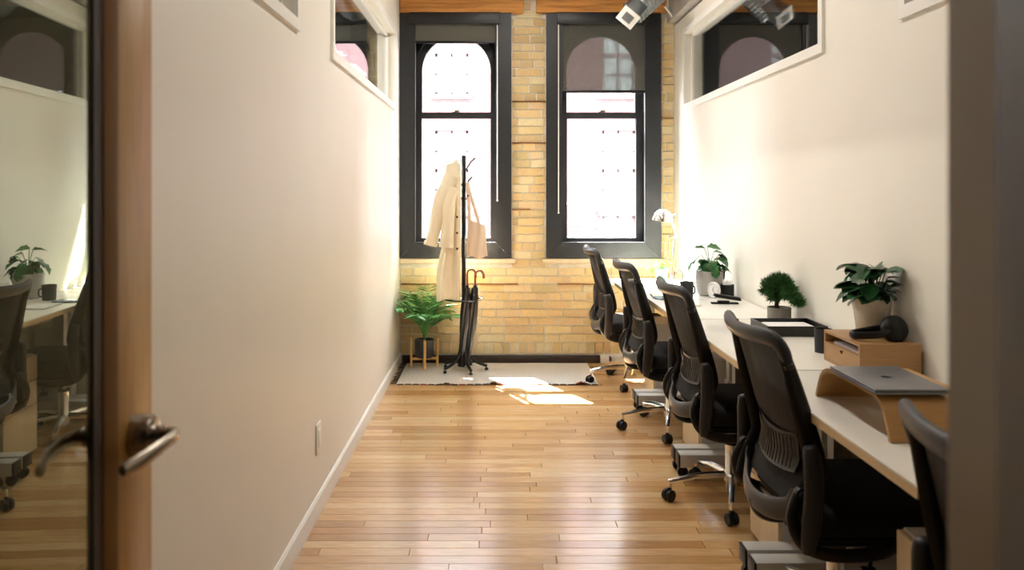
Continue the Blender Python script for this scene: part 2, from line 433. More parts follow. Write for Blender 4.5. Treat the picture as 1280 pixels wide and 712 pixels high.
# ---- tall windows
def window(n, a, b, shade_to, name='window'):
    wn = struct(bpy.data.objects.new('window_%d' % n, None)); C.objects.link(wn)
    wn.location = (0, 0, 0)
    cw = .130
    fy0, fy1 = 6.478, 6.519
    # casing boards, mitred at the bottom
    def board(poly): MB().prism(poly, 'y', fy0, fy1).done('casing_board', black_paint, wn)
    z0, z1 = WZ0, WZ1
    board([(a, z0), (a+cw, z0+cw), (a+cw, z1), (a, z1)])
    board([(b, z0), (b-cw, z0+cw), (b-cw, z1), (b, z1)])
    board([(a+.002, z0), (b-.002, z0), (b-cw-.002, z0+cw-.002), (a+cw+.002, z0+cw-.002)])
    # deep jamb lining
    ja, jb = a+cw-.012, b-cw+.012
    m = MB(); m.box(ja-.02, ja, 6.50, 6.74, z0+cw-.02, z1); m.box(jb, jb+.02, 6.50, 6.74, z0+cw-.02, z1)
    m.box(ja-.02, jb+.02, 6.50, 6.74, z0+cw-.03, z0+cw-.01); m.box(ja-.02, jb+.02, 6.50, 6.74, z1-.02, z1)
    m.box(a+.051, ja-.02, 6.60, 6.66, z0+.06, z1-.05); m.box(jb+.02, b-.051, 6.60, 6.66, z0+.06, z1-.05)
    m.box(ja-.02, jb+.02, 6.60, 6.66, z0+.052, z0+cw-.03)
    m.done('jamb_lining', black_paint, wn)
    # head box that hides the blind roller
    MB().box(a+.085, b-.095, 6.455, 6.477, 2.745, 2.838, bev=.004).done('head_board', black_paint, wn)
    # lower sash (inner), glass rectangle
    cx = (ja+jb)/2; hw = .285
    s0 = z0+cw-.01
    zr0, zr1 = 1.995, 2.045           # meeting rail
    m = MB(); y0, y1 = 6.610, 6.648
    m.box(ja, cx-hw, y0, y1, s0, zr1); m.box(cx+hw, jb, y0, y1, s0, zr1)
    m.box(cx-hw, cx+hw, y0, y1, s0, 1.010); m.box(cx-hw, cx+hw, y0, y1, zr0, zr1)
    m.done('lower_sash', black_paint, wn)
    bx('pane', clear_glass, (cx-hw, cx+hw, 6.626, 6.630, 1.010, zr0), wn)
    m = MB(); m.box(cx-.03, cx+.03, 6.600, 6.640, zr1, zr1+.010, bev=.003); m.box(cx-.01, cx+.03, 6.596, 6.612, zr1+.01, zr1+.02, bev=.002)
    m.done('sash_lock', satin, wn)
    # upper sash with the arched opening
    y0, y1 = 6.652, 6.690
    r = hw; zs = 2.395; top = z1-.02
    m = MB(); m.box(ja, cx-hw, y0, y1, zr1-.04, top); m.box(cx+hw, jb, y0, y1, zr1-.04, top)
    m.box(cx-hw, cx+hw, y0, y1, zr1-.04, zr1)
    N = 28
    for k in range(N):
        t0, t1 = PI-PI*k/N, PI-PI*(k+1)/N
        m.prism([(cx+r*math.cos(t0), zs+r*math.sin(t0)), (cx+r*math.cos(t1), zs+r*math.sin(t1)), (cx+r*math.cos(t1), top), (cx+r*math.cos(t0), top)], 'y', y0, y1)
    m.done('upper_sash', black_paint, wn)
    m = MB(); R = hw+.062
    m.tube([(cx-R, y0-.008, zr1+.01), (cx-R, y0-.008, zs)]+[(cx+R*math.cos(PI-PI*k/24), y0-.008, zs+R*math.sin(PI-PI*k/24)) for k in range(1, 24)]+[(cx+R, y0-.008, zs), (cx+R, y0-.008, zr1+.01)], .007, 6)
    m.done('arch_bead', black_paint, wn)
    bx('pane', clear_glass, (cx-hw-.01, cx+hw+.01, 6.668, 6.672, zr1, top), wn)
    # blind
    bl = thing('roller_blind', '', 'blind', (0, 0, 0))
    xa, xb = a+.10, b-.10
    MB().box(xa, xb, 6.497, 6.500, shade_to, 2.80).done('blind_fabric', blind_m if shade_to < 2.4 else blind_solid, bl)
    MB().box(xa-.003, xb+.003, 6.492, 6.504, shade_to-.022, shade_to, bev=.003).done('bottom_bar', black_pl, bl)
    MB().lathe([(0, 0), (.02, 0), (.02, xb-xa), (0, xb-xa)], seg=14, mtx=Matrix.Translation((xa, 6.525, 2.80)) @ Matrix.Rotation(PI/2, 4, 'Y')).done('roller_tube', galv_dk, bl)
    return wn, bl
w1, b1 = window(1, *WIN[0], 2.615)
b1['label'] = 'grey roller blind rolled up short over the left window behind the coat rack'
w2, b2 = window(2, *WIN[1], 2.215)
b2['label'] = 'grey see-through roller blind half lowered over the right window above the desks'
w3, b3 = window(3, *WIN[2], 2.615)
b3['label'] = 'short grey blind of the neighbouring room seen through the left high interior window'
w4, b4 = window(4, *WIN[3], 1.9)
b4['label'] = 'lowered grey blind of the neighbouring room behind the right high interior window'
# cords of the blinds
def chain(x, z0, z1, lab):
    m = MB()
    m.tube([(x, 6.468, z1), (x, 6.466, (z0+z1)/2), (x, 6.468, z0)], .0042, 6); m.ball((x, 6.468, z0), .008)
    return tag(m.done('blind_cord', white_pl), lab, 'blind cord')
chain(.030, 1.32, 2.74, 'white blind cord hanging down the right side of the left window')
chain(.525, 1.22, 2.74, 'white blind cord hanging down the left side of the right window')

# ---- partitions with high interior windows
def partition(name, xf, xb, opens, top, n0):
    y0, y1 = .45, 6.519
    lo, hi = min(xf, xb), max(xf, xb)
    z0, z1 = 2.060, 2.600
    m = MB(); m.box(lo, hi, y0, y1, 0, z0); m.box(lo, hi, y0, y1, z1, top)
    ys = [y0]+[v for o in opens for v in o]+[y1]
    for i in range(0, len(ys), 2): m.box(lo, hi, ys[i], ys[i+1], z0, z1)
    o = struct(m.done(name, wall_white))
    d = 1 if xf < xb else -1           # direction into the wall
    for k, (a, b) in enumerate(opens):
        wn = struct(bpy.data.objects.new('window_%d' % (n0+k), None)); C.objects.link(wn)
        f = MB(); t = .045; e = xf-d*.014
        for (p, q, r, s) in ((a-t, b+t, z0-t, z0), (a-t, b+t, z1, z1+t), (a-t, a, z0, z1), (b, b+t, z0, z1)):
            f.box(min(e, xf), max(e, xf), p, q, r, s)
        f.done('casing', trim_white, wn)
        f = MB(); g0, g1 = xf+d*.045, xf+d*.085
        for (p, q, r, s) in ((a, b, z0, z0+.022), (a, b, z1-.022, z1), (a, a+.022, z0, z1), (b-.022, b, z0, z1)):
            f.box(min(g0, g1), max(g0, g1), p, q, r, s)
        f.done('glazing_stop', trim_white, wn)
        xg = xf+d*.06
        bx('pane', part_glass, (xg-.003, xg+.003, a+.01, b-.01, z0+.01, z1-.01), wn)
    return o
partition('wall_left', XL, XL-.12, [(1.25, 3.06), (3.78, 6.12)], CEIL, 5)
partition('wall_right', XR, XR+.11, [(1.1, 2.84), (3.60, 6.14)], 2.74, 7)
struct(MB().prism([(0, 0), (.012, 0), (.012, .078), (.004, .088), (0, .088)], 'y', .63, 6.49, mtx=Matrix.Translation((XL, 0, 0))).done('baseboard_left', trim_white))
struct(MB().prism([(0, 0), (-.012, 0), (-.012, .078), (-.004, .088), (0, .088)], 'y', .67, 6.49, mtx=Matrix.Translation((XR, 0, 0))).done('baseboard_right', trim_white))
# front wall with the doorway, and the rooms around
m = MB(); m.box(XL-.12, -.60, .30, .449, 0, CEIL); m.box(XL, .37, .34, .43, 2.12, CEIL)
struct(m.done('wall_front', wall_corr))
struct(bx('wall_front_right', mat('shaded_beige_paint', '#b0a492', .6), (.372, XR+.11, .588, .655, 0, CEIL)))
struct(MB().box(.366, .50, .30, .586, 0, 2.2, bev=.004).done('trim_door_jamb', dark_frame))
struct(bx('wall_front_far_right', wall_corr, (.50, 4.6, .34, .586, 0, CEIL)))
struct(bx('wall_corridor', wall_corr, (-4.2, 4.6, -2.2, -2.1, 0, CEIL)))
struct(bx('wall_corridor_left', wall_corr, (-4.2, -4.1, -2.1, 6.52, 0, CEIL)))
struct(bx('wall_corridor_right', wall_corr, (4.5, 4.6, -2.1, 6.52, 0, CEIL)))
struct(bx('wall_front_far_left', wall_corr, (-4.1, XL-.12, .30, .42, 0, CEIL)))
# outlet on the left wall
t = thing('wall_outlet', 'cream wall outlet plate low on the left white wall', 'outlet', (XL, 3.464, .33))
MB().box(0.0005, .007, -.042, .042, -.066, .066, bev=.003).done('cover_plate', trim_white, t)
MB().box(.007, .010, -.018, .018, -.036, .036, bev=.001).done('outlet_insert', trim_white, t)

# ---- glass door standing open on the left
dr = struct(bpy.data.objects.new('door_1', None)); C.objects.link(dr)
dr.location = (-.540-.0374*.44, .44, 0); dr.rotation_euler = (0, 0, math.atan(.0374))
# local: y along the door from the hinge, x = thickness (glass at x 0)
DW = .905
def stile(y0, y1, z0, z1, nm='stile'):
    MB().box(-.022, .016, y0, y1, z0, z1, bev=.002).done(nm, door_oak, dr)
stile(DW-.136, DW, .008, 2.10); stile(0, .13, .008, 2.10)
stile(.13, DW-.136, .008, .26, 'bottom_rail'); stile(.13, DW-.136, 1.985, 2.10, 'top_rail')
mb_ = MB()
mb_.prism([(.006, DW-.168), (.006, DW-.137), (.0195, DW-.137), (.0195, DW-.146), (.010, DW-.166)], 'z', .26, 1.985)
mb_.done('glazing_bead', mat('dark_oak_bead', '#80571f', .5), dr)
MB().box(.003, .008, DW-.194, DW-.168, .26, 1.985).done('glazing_gasket', mat('dark_gasket', '#2d2010', .6), dr)
bx('glass_pane', door_glass, (-.003, .003, .125, DW-.14, .25, 1.99), dr)
ly, lz = DW-.072, 1.010
h = bpy.data.objects.new('door_handle', None); C.objects.link(h); h.parent = dr; h.location = (.016, ly, lz)
RX = Matrix.Rotation(PI/2, 4, 'Y')
MB().lathe([(0, 0), (.034, 0), (.034, .024), (.031, .030), (.019, .032), (.0165, .036), (.0160, .050), (0, .050)], seg=28, mtx=RX).done('rose', satin, h)
path = crom([(.050, .006, .0), (.062, .004, .0), (.067, -.014, .001), (.066, -.055, .002), (.058, -.105, -.001), (.044, -.150, -.004)], 6)
MB().tube(path, [.012]*4+[.012]*12+[.012]*(len(path)-20)+[.0115, .011, .010, .008], 10, up=(0, 0, 1), ry=.0065).ball((.056, .005, 0), .0125).done('lever', satin, h)
h2 = bpy.data.objects.new('door_handle', None); C.objects.link(h2); h2.parent = dr; h2.location = (-.022, ly, lz); h2.rotation_euler = (0, 0, 0); h2.scale = (-1, 1, 1)
for ch in list(h.children):
    c = ch.copy(); C.objects.link(c); c.parent = h2
for zz in (.25, 1.85): MB().lathe([(0, 0), (.007, 0), (.007, .09), (0, .09)], c=(.020, -.004, zz), seg=10).done('hinge', satin, dr)

# ================================================================ RUG
def rug():
    X0, X1, Y0, Y1 = -.70, .755, 5.76, 6.46
    t = thing('rug', 'cream speckled wool rug lying below the two windows', 'rug', ((X0+X1)/2, (Y0+Y1)/2, 0))
    def hgt(x, y):
        v = 0
        for cx, a in ((-.34, .5), (.005, .8), (.635, 1.0)):
            v += .022*a*math.exp(-((x-cx)/.035)**2)*math.exp(-max(0, (y-Y0))/.05)
        return v
    cx, cy = (X0+X1)/2, (Y0+Y1)/2
    def f(u, v):
        x = X0+(X1-X0)*u; y = Y0+(Y1-Y0)*v+.006*math.sin(u*19)
        x += .035*(1-v)*(.5-u)*0
        return Vector((x-cx, y-cy, .008+hgt(x, y)))
    MB().grid(f, 120, 40, .007).done('woven_field', rug_m, t)
    m = MB(); r = random.Random(2)
    for k in range(26):
        y = Y0+(Y1-Y0)*(k+.5)/26
        for _ in range(1):
            a = r.uniform(-.02, .02); l = r.uniform(.03, .055)
            m.tube([(X0-cx, y-cy, .008), (X0-cx-l*.5, y-cy+a*.5, .010), (X0-cx-l, y-cy+a, .004)], .0028, 5)
    o = m.done('fringe', rug_dark, t); o['kind'] = 'stuff'
    for k in range(26):                        # stitched coloured edge
        u0, u1 = (k+.12)/26, (k+.88)/26
        mm = MB(); mm.tube([f(u0+(u1-u0)*j/4, 0)+Vector((0, -.003, -.002)) for j in range(5)], .0035, 5)
        mm.done('edge_stitch', rug_red if k % 5 in (3,) else rug_dark, t)
    return t
rug()

# ================================================================ COAT RACK AND WHAT HANGS ON IT
rx, ry = -.231, 6.18
t = thing('coat_rack', 'black metal coat rack with five feet standing on the rug', 'coat rack', (rx, ry, .015))
MB().lathe([(0, .03), (.017, .03), (.017, 1.655), (.0, 1.66)], seg=16).done('pole', black_met, t)
MB().lathe([(0, .03), (.045, .03), (.045, .05), (.03, .09), (.02, .14), (0, .14)], seg=18).done('hub', black_met, t)
for k in range(5):
    a = 2*PI*k/5-PI/2+.35
    c, s_ = math.cos(a), math.sin(a)
    p = crom([(c*.026, s_*.026, .30), (c*.030, s_*.030, .20), (c*.045, s_*.045, .11), (c*.10, s_*.10, .062), (c*.18, s_*.18, .030)], 5)
    MB().tube(p, [.008, .010, .013, .013, .011], 8).done('leg', black_met, t)
    MB().lathe([(0, 0), (.014, 0), (.013, .012), (0, .022)], c=(c*.176, s_*.176, .001), seg=10).done('foot', black_pl, t)
m = MB(); m.tube([(.145*math.cos(2*PI*k/36), .145*math.sin(2*PI*k/36), .548) for k in range(36)], .0055, 8, closed=True)
for k in range(3):
    a = 2*PI*k/3+.5; m.tube([(.015*math.cos(a), .015*math.sin(a), .548), (.145*math.cos(a), .145*math.sin(a), .548)], .004, 6)
m.done('umbrella_ring', black_met, t)
for (dx, dy, z0, z1) in ((.085, -.03, 1.56, 1.63), (-.06, -.05, 1.435, 1.495), (.06, -.03, 1.43, 1.487), (.05, .04, 1.44, 1.478), (-.04, -.055, 1.33, 1.36), (.035, -.05, 1.33, 1.345), (-.05, .04, 1.52, 1.56)):
    MB().tube([(dx*.15, dy*.15, z0-.02), (dx*.7, dy*.7, z1-.02), (dx, dy, z1)], .005, 8).ball((dx, dy, z1), .008, 8, 6).done('hook', black_met, t)

# trench coat: a continuous folded shell, sleeves as children
ct = thing('trench_coat', 'long beige trench coat hanging on the left of the coat rack', 'coat', (rx, ry, 0))
def fold(u, ph, n, a): return a*math.sin(n*u*2*PI+ph)+a*.5*math.sin((n*2+1)*u*2*PI+ph*2.3)
secs = [  # z, xl, xr, depth
    (1.640, -.060, -.046, .015), (1.60, -.090, -.030, .05), (1.55, -.098, -.022, .075), (1.49, -.115, -.022, .10), (1.43, -.135, -.018, .13),
    (1.34, -.140, -.018, .14), (1.22, -.140, -.018, .14), (1.08, -.142, -.019, .14), (.95, -.165, -.019, .145), (.82, -.195, -.020, .15), (.70, -.205, -.021, .155), (.60, -.205, -.022, .16), (.565, -.203, -.026, .16)]
def coatf(u, v):
    f = v*(len(secs)-1); i = min(int(f), len(secs)-2); q = f-i
    z, xl, xr, d = [secs[i][k]*(1-q)+secs[i+1][k]*q for k in range(4)]
    a = 2*PI*u; cx = (xl+xr)/2; hw = (xr-xl)/2
    amp = .022*min(1, v*1.4)
    k = 1+amp/max(hw, .03)*(.55*math.sin(7*a+v*2)+.45*math.sin(4*a+1+v*3))
    x = cx+hw*math.copysign(abs(math.cos(a))**.8, math.cos(a))*min(k, 1.12)
    y = -.045+d*.5*math.sin(a)*k
    return Vector((min(x, -.019), y, z+(.012*math.sin(3*a) if v > .98 else 0)))
MB().grid(coatf, 72, 60, 0, closed_u=True).done('coat_body', coat_m, ct, ang=80)
def sleeve(pts, r, nm='sleeve'):
    p = crom(pts, 8); n = len(p)
    m = MB(); rr = [(r[0]+(r[1]-r[0])*i/(n-1))*(1+.04*math.sin(i*.7)) for i in range(n)]
    m.tube(p, rr, 16, up=(0, 1, 0), ry=[x*1.25 for x in rr]); return m.done(nm, coat_m, ct, ang=80)
sleeve([(-.088, -.09, 1.50), (-.135, -.12, 1.40), (-.180, -.135, 1.28), (-.208, -.135, 1.12), (-.243, -.14, 1.00)], (.048, .034))
sleeve([(-.075, -.13, 1.42), (-.105, -.155, 1.30), (-.112, -.165, 1.15), (-.125, -.17, 1.00)], (.036, .038))
MB().tube([(-.240, -.14, 1.012), (-.247, -.14, .985)], .037, 16, up=(0, 1, 0), ry=.052).done('cuff', coat_m, ct)
MB().tube([(-.124, -.17, 1.01), (-.126, -.17, .975)], .041, 16, up=(0, 1, 0), ry=.055).done('cuff', coat_m, ct)
def colf(u, v):
    x = -.135+.115*u; return Vector((x, -.105+.03*math.cos(u*PI)-.03*v, 1.61-.10*v*(1.3-u*.3)-.02*abs(u-.5)))
MB().grid(colf, 12, 6, .006).done('collar', coat_m, ct, ang=80)
MB().grid(lambda u, v: Vector((-.055+.028*u, -.122-.006*math.sin(u*PI), 1.44-.86*v+.005*math.sin(v*9))), 4, 24, .006).done('button_placket', coat_m, ct)
for z in (1.20, 1.08, .96): MB().lathe([(0, -.003), (.009, -.003), (.009, .003), (0, .003)], seg=12, mtx=Matrix.Translation((-.045, -.132, z)) @ Matrix.Rotation(PI/2, 4, 'X')).done('button', mat('brown_button', '#4c3a2a', .4), ct)
MB().box(-.140, -.075, -.133, -.124, .93, .965, bev=.003).done('pocket_flap', coat_m, ct)

tb = thing('tote_bag', 'pale canvas tote bag hanging on the right of the coat rack', 'bag', (rx, ry, 0))
def totef(u, v):
    z = 1.165-.285*v
    xl = .030-.005*v+.004*math.sin(v*7); xr = .165+.02*v
    ztop = 1.18-.05*u
    z = ztop+( .885+.02*abs(u-.5)*0 +.012*math.sin(u*8) - ztop)*v
    return Vector((xl+(xr-xl)*u, 0, z))
def shell(u, v):
    a = 2*PI*u; cu = .5+.5*math.cos(a); p = totef(cu, v)
    p.y = -.03+.028*math.sin(a)*(.5+.8*v*(1.15-v))+.006*math.sin(cu*14+v*3); return p
m = MB().grid(shell, 48, 18, 0, closed_u=True)
m.done('bag_body', tote_m, tb, ang=80)
MB().tube(crom([(.045, -.045, 1.17), (.040, -.047, 1.30), (.030, -.045, 1.42), (.032, -.035, 1.455), (.055, -.040, 1.36), (.105, -.045, 1.20), (.120, -.045, 1.145)], 6), .004, 8, up=(0, 1, 0), ry=.011).done('strap', tote_m, tb)
MB().tube(crom([(.050, -.012, 1.17), (.042, -.012, 1.30), (.028, -.02, 1.44), (.060, -.012, 1.34), (.11, -.012, 1.18)], 6), .004, 8, up=(0, 1, 0), ry=.011).done('strap', tote_m, tb)

def umbrella(x0, y0, x1, y1, hz, flip, label):
    t = thing('umbrella', label, 'umbrella', (rx, ry, 0), group='closed umbrellas in the coat rack ring')
    top = Vector((x0, y0, .66)); bot = Vector((x1, y1, .145)); d = (top-bot).normalized()
    r = random.Random(hz*100)
    def f(u, v):
        a = 2*PI*u; rad = (.022, .030, .033, .030, .024, .012)[min(int(v*5), 4)]*(1-(v*5 % 1 if v < 1 else 1))+(.022, .030, .033, .030, .024, .012)[min(int(v*5)+1, 5)]*(v*5 % 1 if v < 1 else 1)
        rad *= 1+.16*math.sin(6*a+v*5)
        c = top+(bot-top)*v
        return c+Vector((rad*math.cos(a), rad*math.sin(a), 0))
    MB().grid(f, 36, 20, 0, closed_u=True).done('canopy', umb_m, t, ang=60)
    MB().tube([bot+d*.01, bot-d*.06], [.006, .003], 8).done('tip', black_met, t)
    MB().tube([top-d*.02, top+d*.02], .014, 10).done('collar', black_met, t)
    s = top+d*.02; h = .075+hz*.01
    pts = [s, s+Vector((0, 0, h))]+[s+Vector((flip*(.032-.032*math.cos(PI*k/8)), 0, h+.034*math.sin(PI*k/8))) for k in range(1, 9)]+[s+Vector((flip*.066, 0, h-.025))]
    MB().tube(pts, .0085, 10).done('handle', cane_m, t)
umbrella(.028, -.085, -.010, -.055, 1, 1, 'closed black umbrella with a cane crook, nearer the coat rack pole')
umbrella(.088, -.070, .045, -.035, 0, 1, 'closed black umbrella with brown crook, right-hand one in the rack ring')

# ================================================================ PALM IN STAND
px_, py_ = -.545, 6.30
t = thing('plant_stand', 'light bamboo plant stand with four legs on the rug', 'plant stand', (px_, py_, .015), rz=.12)
for k in range(4):
    a = PI/2*k; MB().lathe([(0, 0), (.010, 0), (.010, .225), (0, .225)], c=(.102*math.cos(a), .102*math.sin(a), 0), seg=12).done('leg', bamboo, t)
for k in range(2):
    a = PI/2*k; m = MB(); m.box(-.1, .1, -.009, .009, .055+.0001*k, .075, mtx=Matrix.Rotation(a, 4, 'Z')); m.done('crossbar', bamboo, t)
t = thing('potted_palm', 'potted parlor palm with feathery fronds, charcoal pot, left of the coat rack', 'plant', (px_, py_, .091))
MB().lathe([(0, 0), (.066, 0), (.074, .012), (.076, .14), (.071, .14), (.069, .125), (0, .125)], seg=28).done('pot', pot_char, t)
MB().lathe([(0, .124), (.069, .124), (0, .13)], seg=16).done('soil', soil, t)
def frond(parent, az, lean, L, seed, m_):
    r = random.Random(seed); b = MB()
    d = Vector((math.cos(az), math.sin(az), 0))
    P = [Vector((0, 0, .12))+d*(lean*L*(q**1.7)+.02*q)+Vector((0, 0, L*(1.05*q-.55*lean*q**2.6))) for q in [k/9 for k in range(10)]]
    lim = lambda v: Vector((max(v.x, XL+.02-px_), min(v.y, 6.49-py_), v.z))
    P = [lim(p) for p in P]
    b.tube(P, [.0035, .001], 5)
    side = Vector((-d.y, d.x, 0))
    for k in range(3, 10):
        for q in (0, .5):
            if k == 9 and q: continue
            c = P[k] if not q else (P[k]+P[min(k+1, 9)])/2
            tdir = (P[min(k+1, 9)]-P[k-1]).normalized()
            for s in (-1, 1):
                l = L*.36*(1-.55*abs((k+q-6)/5))*r.uniform(.85, 1.1)
                dd = (side*s*.9+tdir*.75+Vector((0, 0, r.uniform(-.25, .1)))).normalized()
                wv = dd.cross(Vector((0, 0, 1))).normalized()*.010
                v = [b.bm.verts.new(lim(p)) for p in (c, c+dd*l*.45+wv, c+dd*l-Vector((0, 0, l*.18)), c+dd*l*.45-wv)]
                b.bm.faces.new(v)
    return b.done('frond', m_, parent, recalc=False)
r = random.Random(8)
for k in range(24):
    frond(t, 2*PI*k/24+r.uniform(-.2, .2), r.uniform(.25, .9), r.uniform(.34, .50), k, leaf_palm)

# ================================================================ CHAIRS
PR = [(.425, -.235), (.46, -.222), (.51, -.195), (.575, -.160), (.64, -.165), (.70, -.185), (.84, -.222), (.92, -.245), (.985, -.268)]
def prof(z):
    if z <= PR[0][0]: return PR[0][1]
    for (a, xa), (b, xb) in zip(PR, PR[1:]):
        if z <= b: q = (z-a)/(b-a); return xa+(xb-xa)*q
    return PR[-1][1]
def make_chair():
    t = thing('office_chair', '', 'chair', group='mesh office chairs along the desks')
    for k in range(5):
        a = 2*PI*k/5+1.9; c, s = math.cos(a), math.sin(a)
        MB().tube([(c*.02, s*.02, .118), (c*.16, s*.16, .112), (c*.285, s*.285, .088)], [.017, .015, .011], 8, up=(0, 0, 1), ry=[.019, .016, .012]).tube([(c*.28, s*.28, .095), (c*.28, s*.28, .062)], .009, 8).done('base_leg', chrome, t)
        cs = MB(); A = Matrix.Translation((c*.285, s*.285, .027)) @ Matrix.Rotation(a+.6, 4, 'Z') @ Matrix.Rotation(PI/2, 4, 'X')
        for w in (-.014, .014): cs.lathe([(0, w-.009), (.020, w-.010), (.026, w-.006), (.026, w+.006), (.020, w+.010), (0, w+.009)], seg=16, mtx=A)
        cs.lathe([(0, -.006), (.019, -.006), (.019, .006), (0, .006)], seg=12, mtx=A)
        cs.tube([(c*.283, s*.283, .03), (c*.281, s*.281, .062)], .010, 8)
        cs.done('caster', black_pl, t)
    MB().lathe([(0, .06), (.022, .06), (.030, .085), (.034, .10), (.034, .135), (.027, .145), (.027, .255), (0, .255)], seg=20).done('base_column', chrome, t)
    MB().lathe([(0, .255), (.031, .255), (.031, .272), (0, .272)], seg=18).done('collar', black_pl, t)
    MB().lathe([(0, .272), (.015, .272), (.015, .37), (0, .37)], seg=14).done('gas_lift', chrome, t)
    m = MB(); m.box(-.11, .12, -.085, .085, .355, .402, bev=.012); m.done('tilt_mechanism', black_pl, t)
    m = MB(); m.tube(crom([(.02, -.085, .375), (.02, -.15, .36), (.015, -.20, .325), (.0, -.215, .30)], 4), .006, 8); m.box(-.022, .022, -.232, -.200, .283, .305, bev=.006); m.done('tilt_lever', black_pl, t)
    def seatf(s, x0, x1, hy, z0, z1, bev): s.box(x0, x1, -hy, hy, z0, z1, bev=bev, seg=4)
    m = MB(); seatf(m, -.175, .285, .248, .395, .475, .034); m.done('seat', black_fab, t, ang=60)
    m = MB(); seatf(m, -.165, .270, .232, .368, .400, .014); m.done('seat_pan', black_pl, t)
    # backrest frame: two side rails, top rail, lower yoke
    hyw = lambda z: .215+.018*math.sin(min(1, max(0, (z-.42)/.5))*PI)
    for s in (-1, 1):
        zs = [.43, .47, .50, .54, .575, .62, .68, .76, .84, .91, .955]
        p = crom([(prof(z), s*hyw(z), z) for z in zs], 3); n = len(p)
        m = MB(); m.tube(p, [.016, .024, .027, .030, .032, .032, .031, .028, .024, .020, .018], 10, up=(1, 0, 0), ry=.013)
        m.done('side_rail', black_pl, t, ang=60)
    half = [(.0, .964), (.07, .965), (.13, .968), (.175, .970), (.205, .964), (.222, .945), (.226, .915), (.226, .885)]
    tp = [(-y, z) for y, z in half[::-1]]+half[1:]
    top = crom([(prof(z)-.052*(1-min(1, abs(y)/.226)**2), y, z) for y, z in tp], 4)
    n = len(top)
    MB().tube(top, [.013, .018, .022, .026, .027, .027, .026, .027, .027, .026, .022, .018, .013], 12, up=(-.3, 0, 1), ry=.017).done('top_rail', black_rub, t, ang=60)
    def meshf(u, v):
        z = .475+.480*v; uu = u*2-1
        return Vector((prof(z)-(.012+.036*v)*(1-uu*uu)+.004, (hyw(z)-.006)*uu, z))
    MB().grid(meshf, 14, 22, .003).done('back_mesh', chair_mesh, t, ang=80)
    yoke = crom([(prof(.515), .208, .515), (-.215, .185, .468), (-.248, .10, .438), (-.262, 0, .430), (-.248, -.10, .438), (-.215, -.185, .468), (prof(.515), -.208, .515)], 5)
    MB().tube(yoke, .033, 12, up=(0, 0, 1), ry=.012).done('lower_yoke', grey_rub, t, ang=60)
    lum = MB()
    def lf(u, v):
        uu = u*2-1; z = .545+.115*v; return Vector((prof(z)-.020*(1-uu*uu)-.016, .150*uu, z+.015*uu*uu))
    lum.grid(lf, 12, 6, .004)
    for k in range(13):
        uu = (-.85+1.7*k/12); lum.tube([(prof(z)-.020*(1-uu*uu)-.021, .150*uu, z+.015*uu*uu) for z in (.555, .60, .65)], .003, 5)
    lum.done('lumbar_support', grey_rub, t, ang=60)
    MB().tube(crom([(-.262, 0, .43), (-.245, 0, .385), (-.19, 0, .365), (-.09, 0, .372)], 4), .020, 10, up=(0, 1, 0), ry=.016).done('spine', black_pl, t)
    for s in (-1, 1):
        arm = bpy.data.objects.new('armrest', None); C.objects.link(arm); arm.parent = t
        m = MB(); m.tube(crom([(-.212, s*.238, .525), (-.234, s*.250, .47), (-.220, s*.258, .412), (-.175, s*.258, .374), (-.09, s*.252, .356), (.03, s*.24, .360), (.08, s*.225, .380)], 5), .013, 10, up=(0, 1, 0), ry=.020)
        m.lathe([(0, -.012), (.018, -.012), (.019, 0), (.018, .012), (0, .012)], seg=16, mtx=Matrix.Translation((-.208, s*.240, .53)) @ Matrix.Rotation(PI/2, 4, 'X'))
        m.done('arm_bracket', black_pl, arm, ang=50)
        MB().lathe([(0, -.004), (.011, -.004), (.009, .004), (0, .004)], seg=14, mtx=Matrix.Translation((-.208, s*.240-.015, .53)) @ Matrix.Rotation(PI/2, 4, 'X')).done('pivot_bolt', black_rub, arm)
        pad = crom([(-.205, s*.280, .375), (-.197, s*.286, .45), (-.190, s*.290, .54), (-.192, s*.288, .63), (-.200, s*.282, .682)], 4); n = len(pad)
        MB().tube(pad, [.014, .026, .029, .029, .029, .026, .016], 12, up=(1, 0, 0), ry=[.010]+[.017]*(n-2)+[.010]).done('arm_pad', black_rub, arm, ang=60)
    return t
CH = [(1.085, 2.54, 1, 'black mesh office chair in front of the wooden organizer and headphones', .3),
      (1.075, 3.62, 1, 'black mesh office chair third from the brick wall, below the bonsai desk', -.12),
      (1.035, 4.70, 2, 'black mesh office chair second from the brick wall, close to the mug', .1),
      (.985, 5.83, 1, 'black mesh office chair farthest away, with two wheels on the rug', .1),
      (1.085, 1.37, 0, 'nearest mesh office chair, only its back edge showing beside the door jamb', 0)]
proto = make_chair()
for i, (x, y, a, lab, br) in enumerate(CH):
    o = proto if i == 0 else dup(proto)
    o.location = (x, y, 0); o.rotation_euler = (0, 0, math.radians(a)); o['label'] = lab; o['category'] = 'chair'; o['group'] = 'mesh office chairs along the desks'

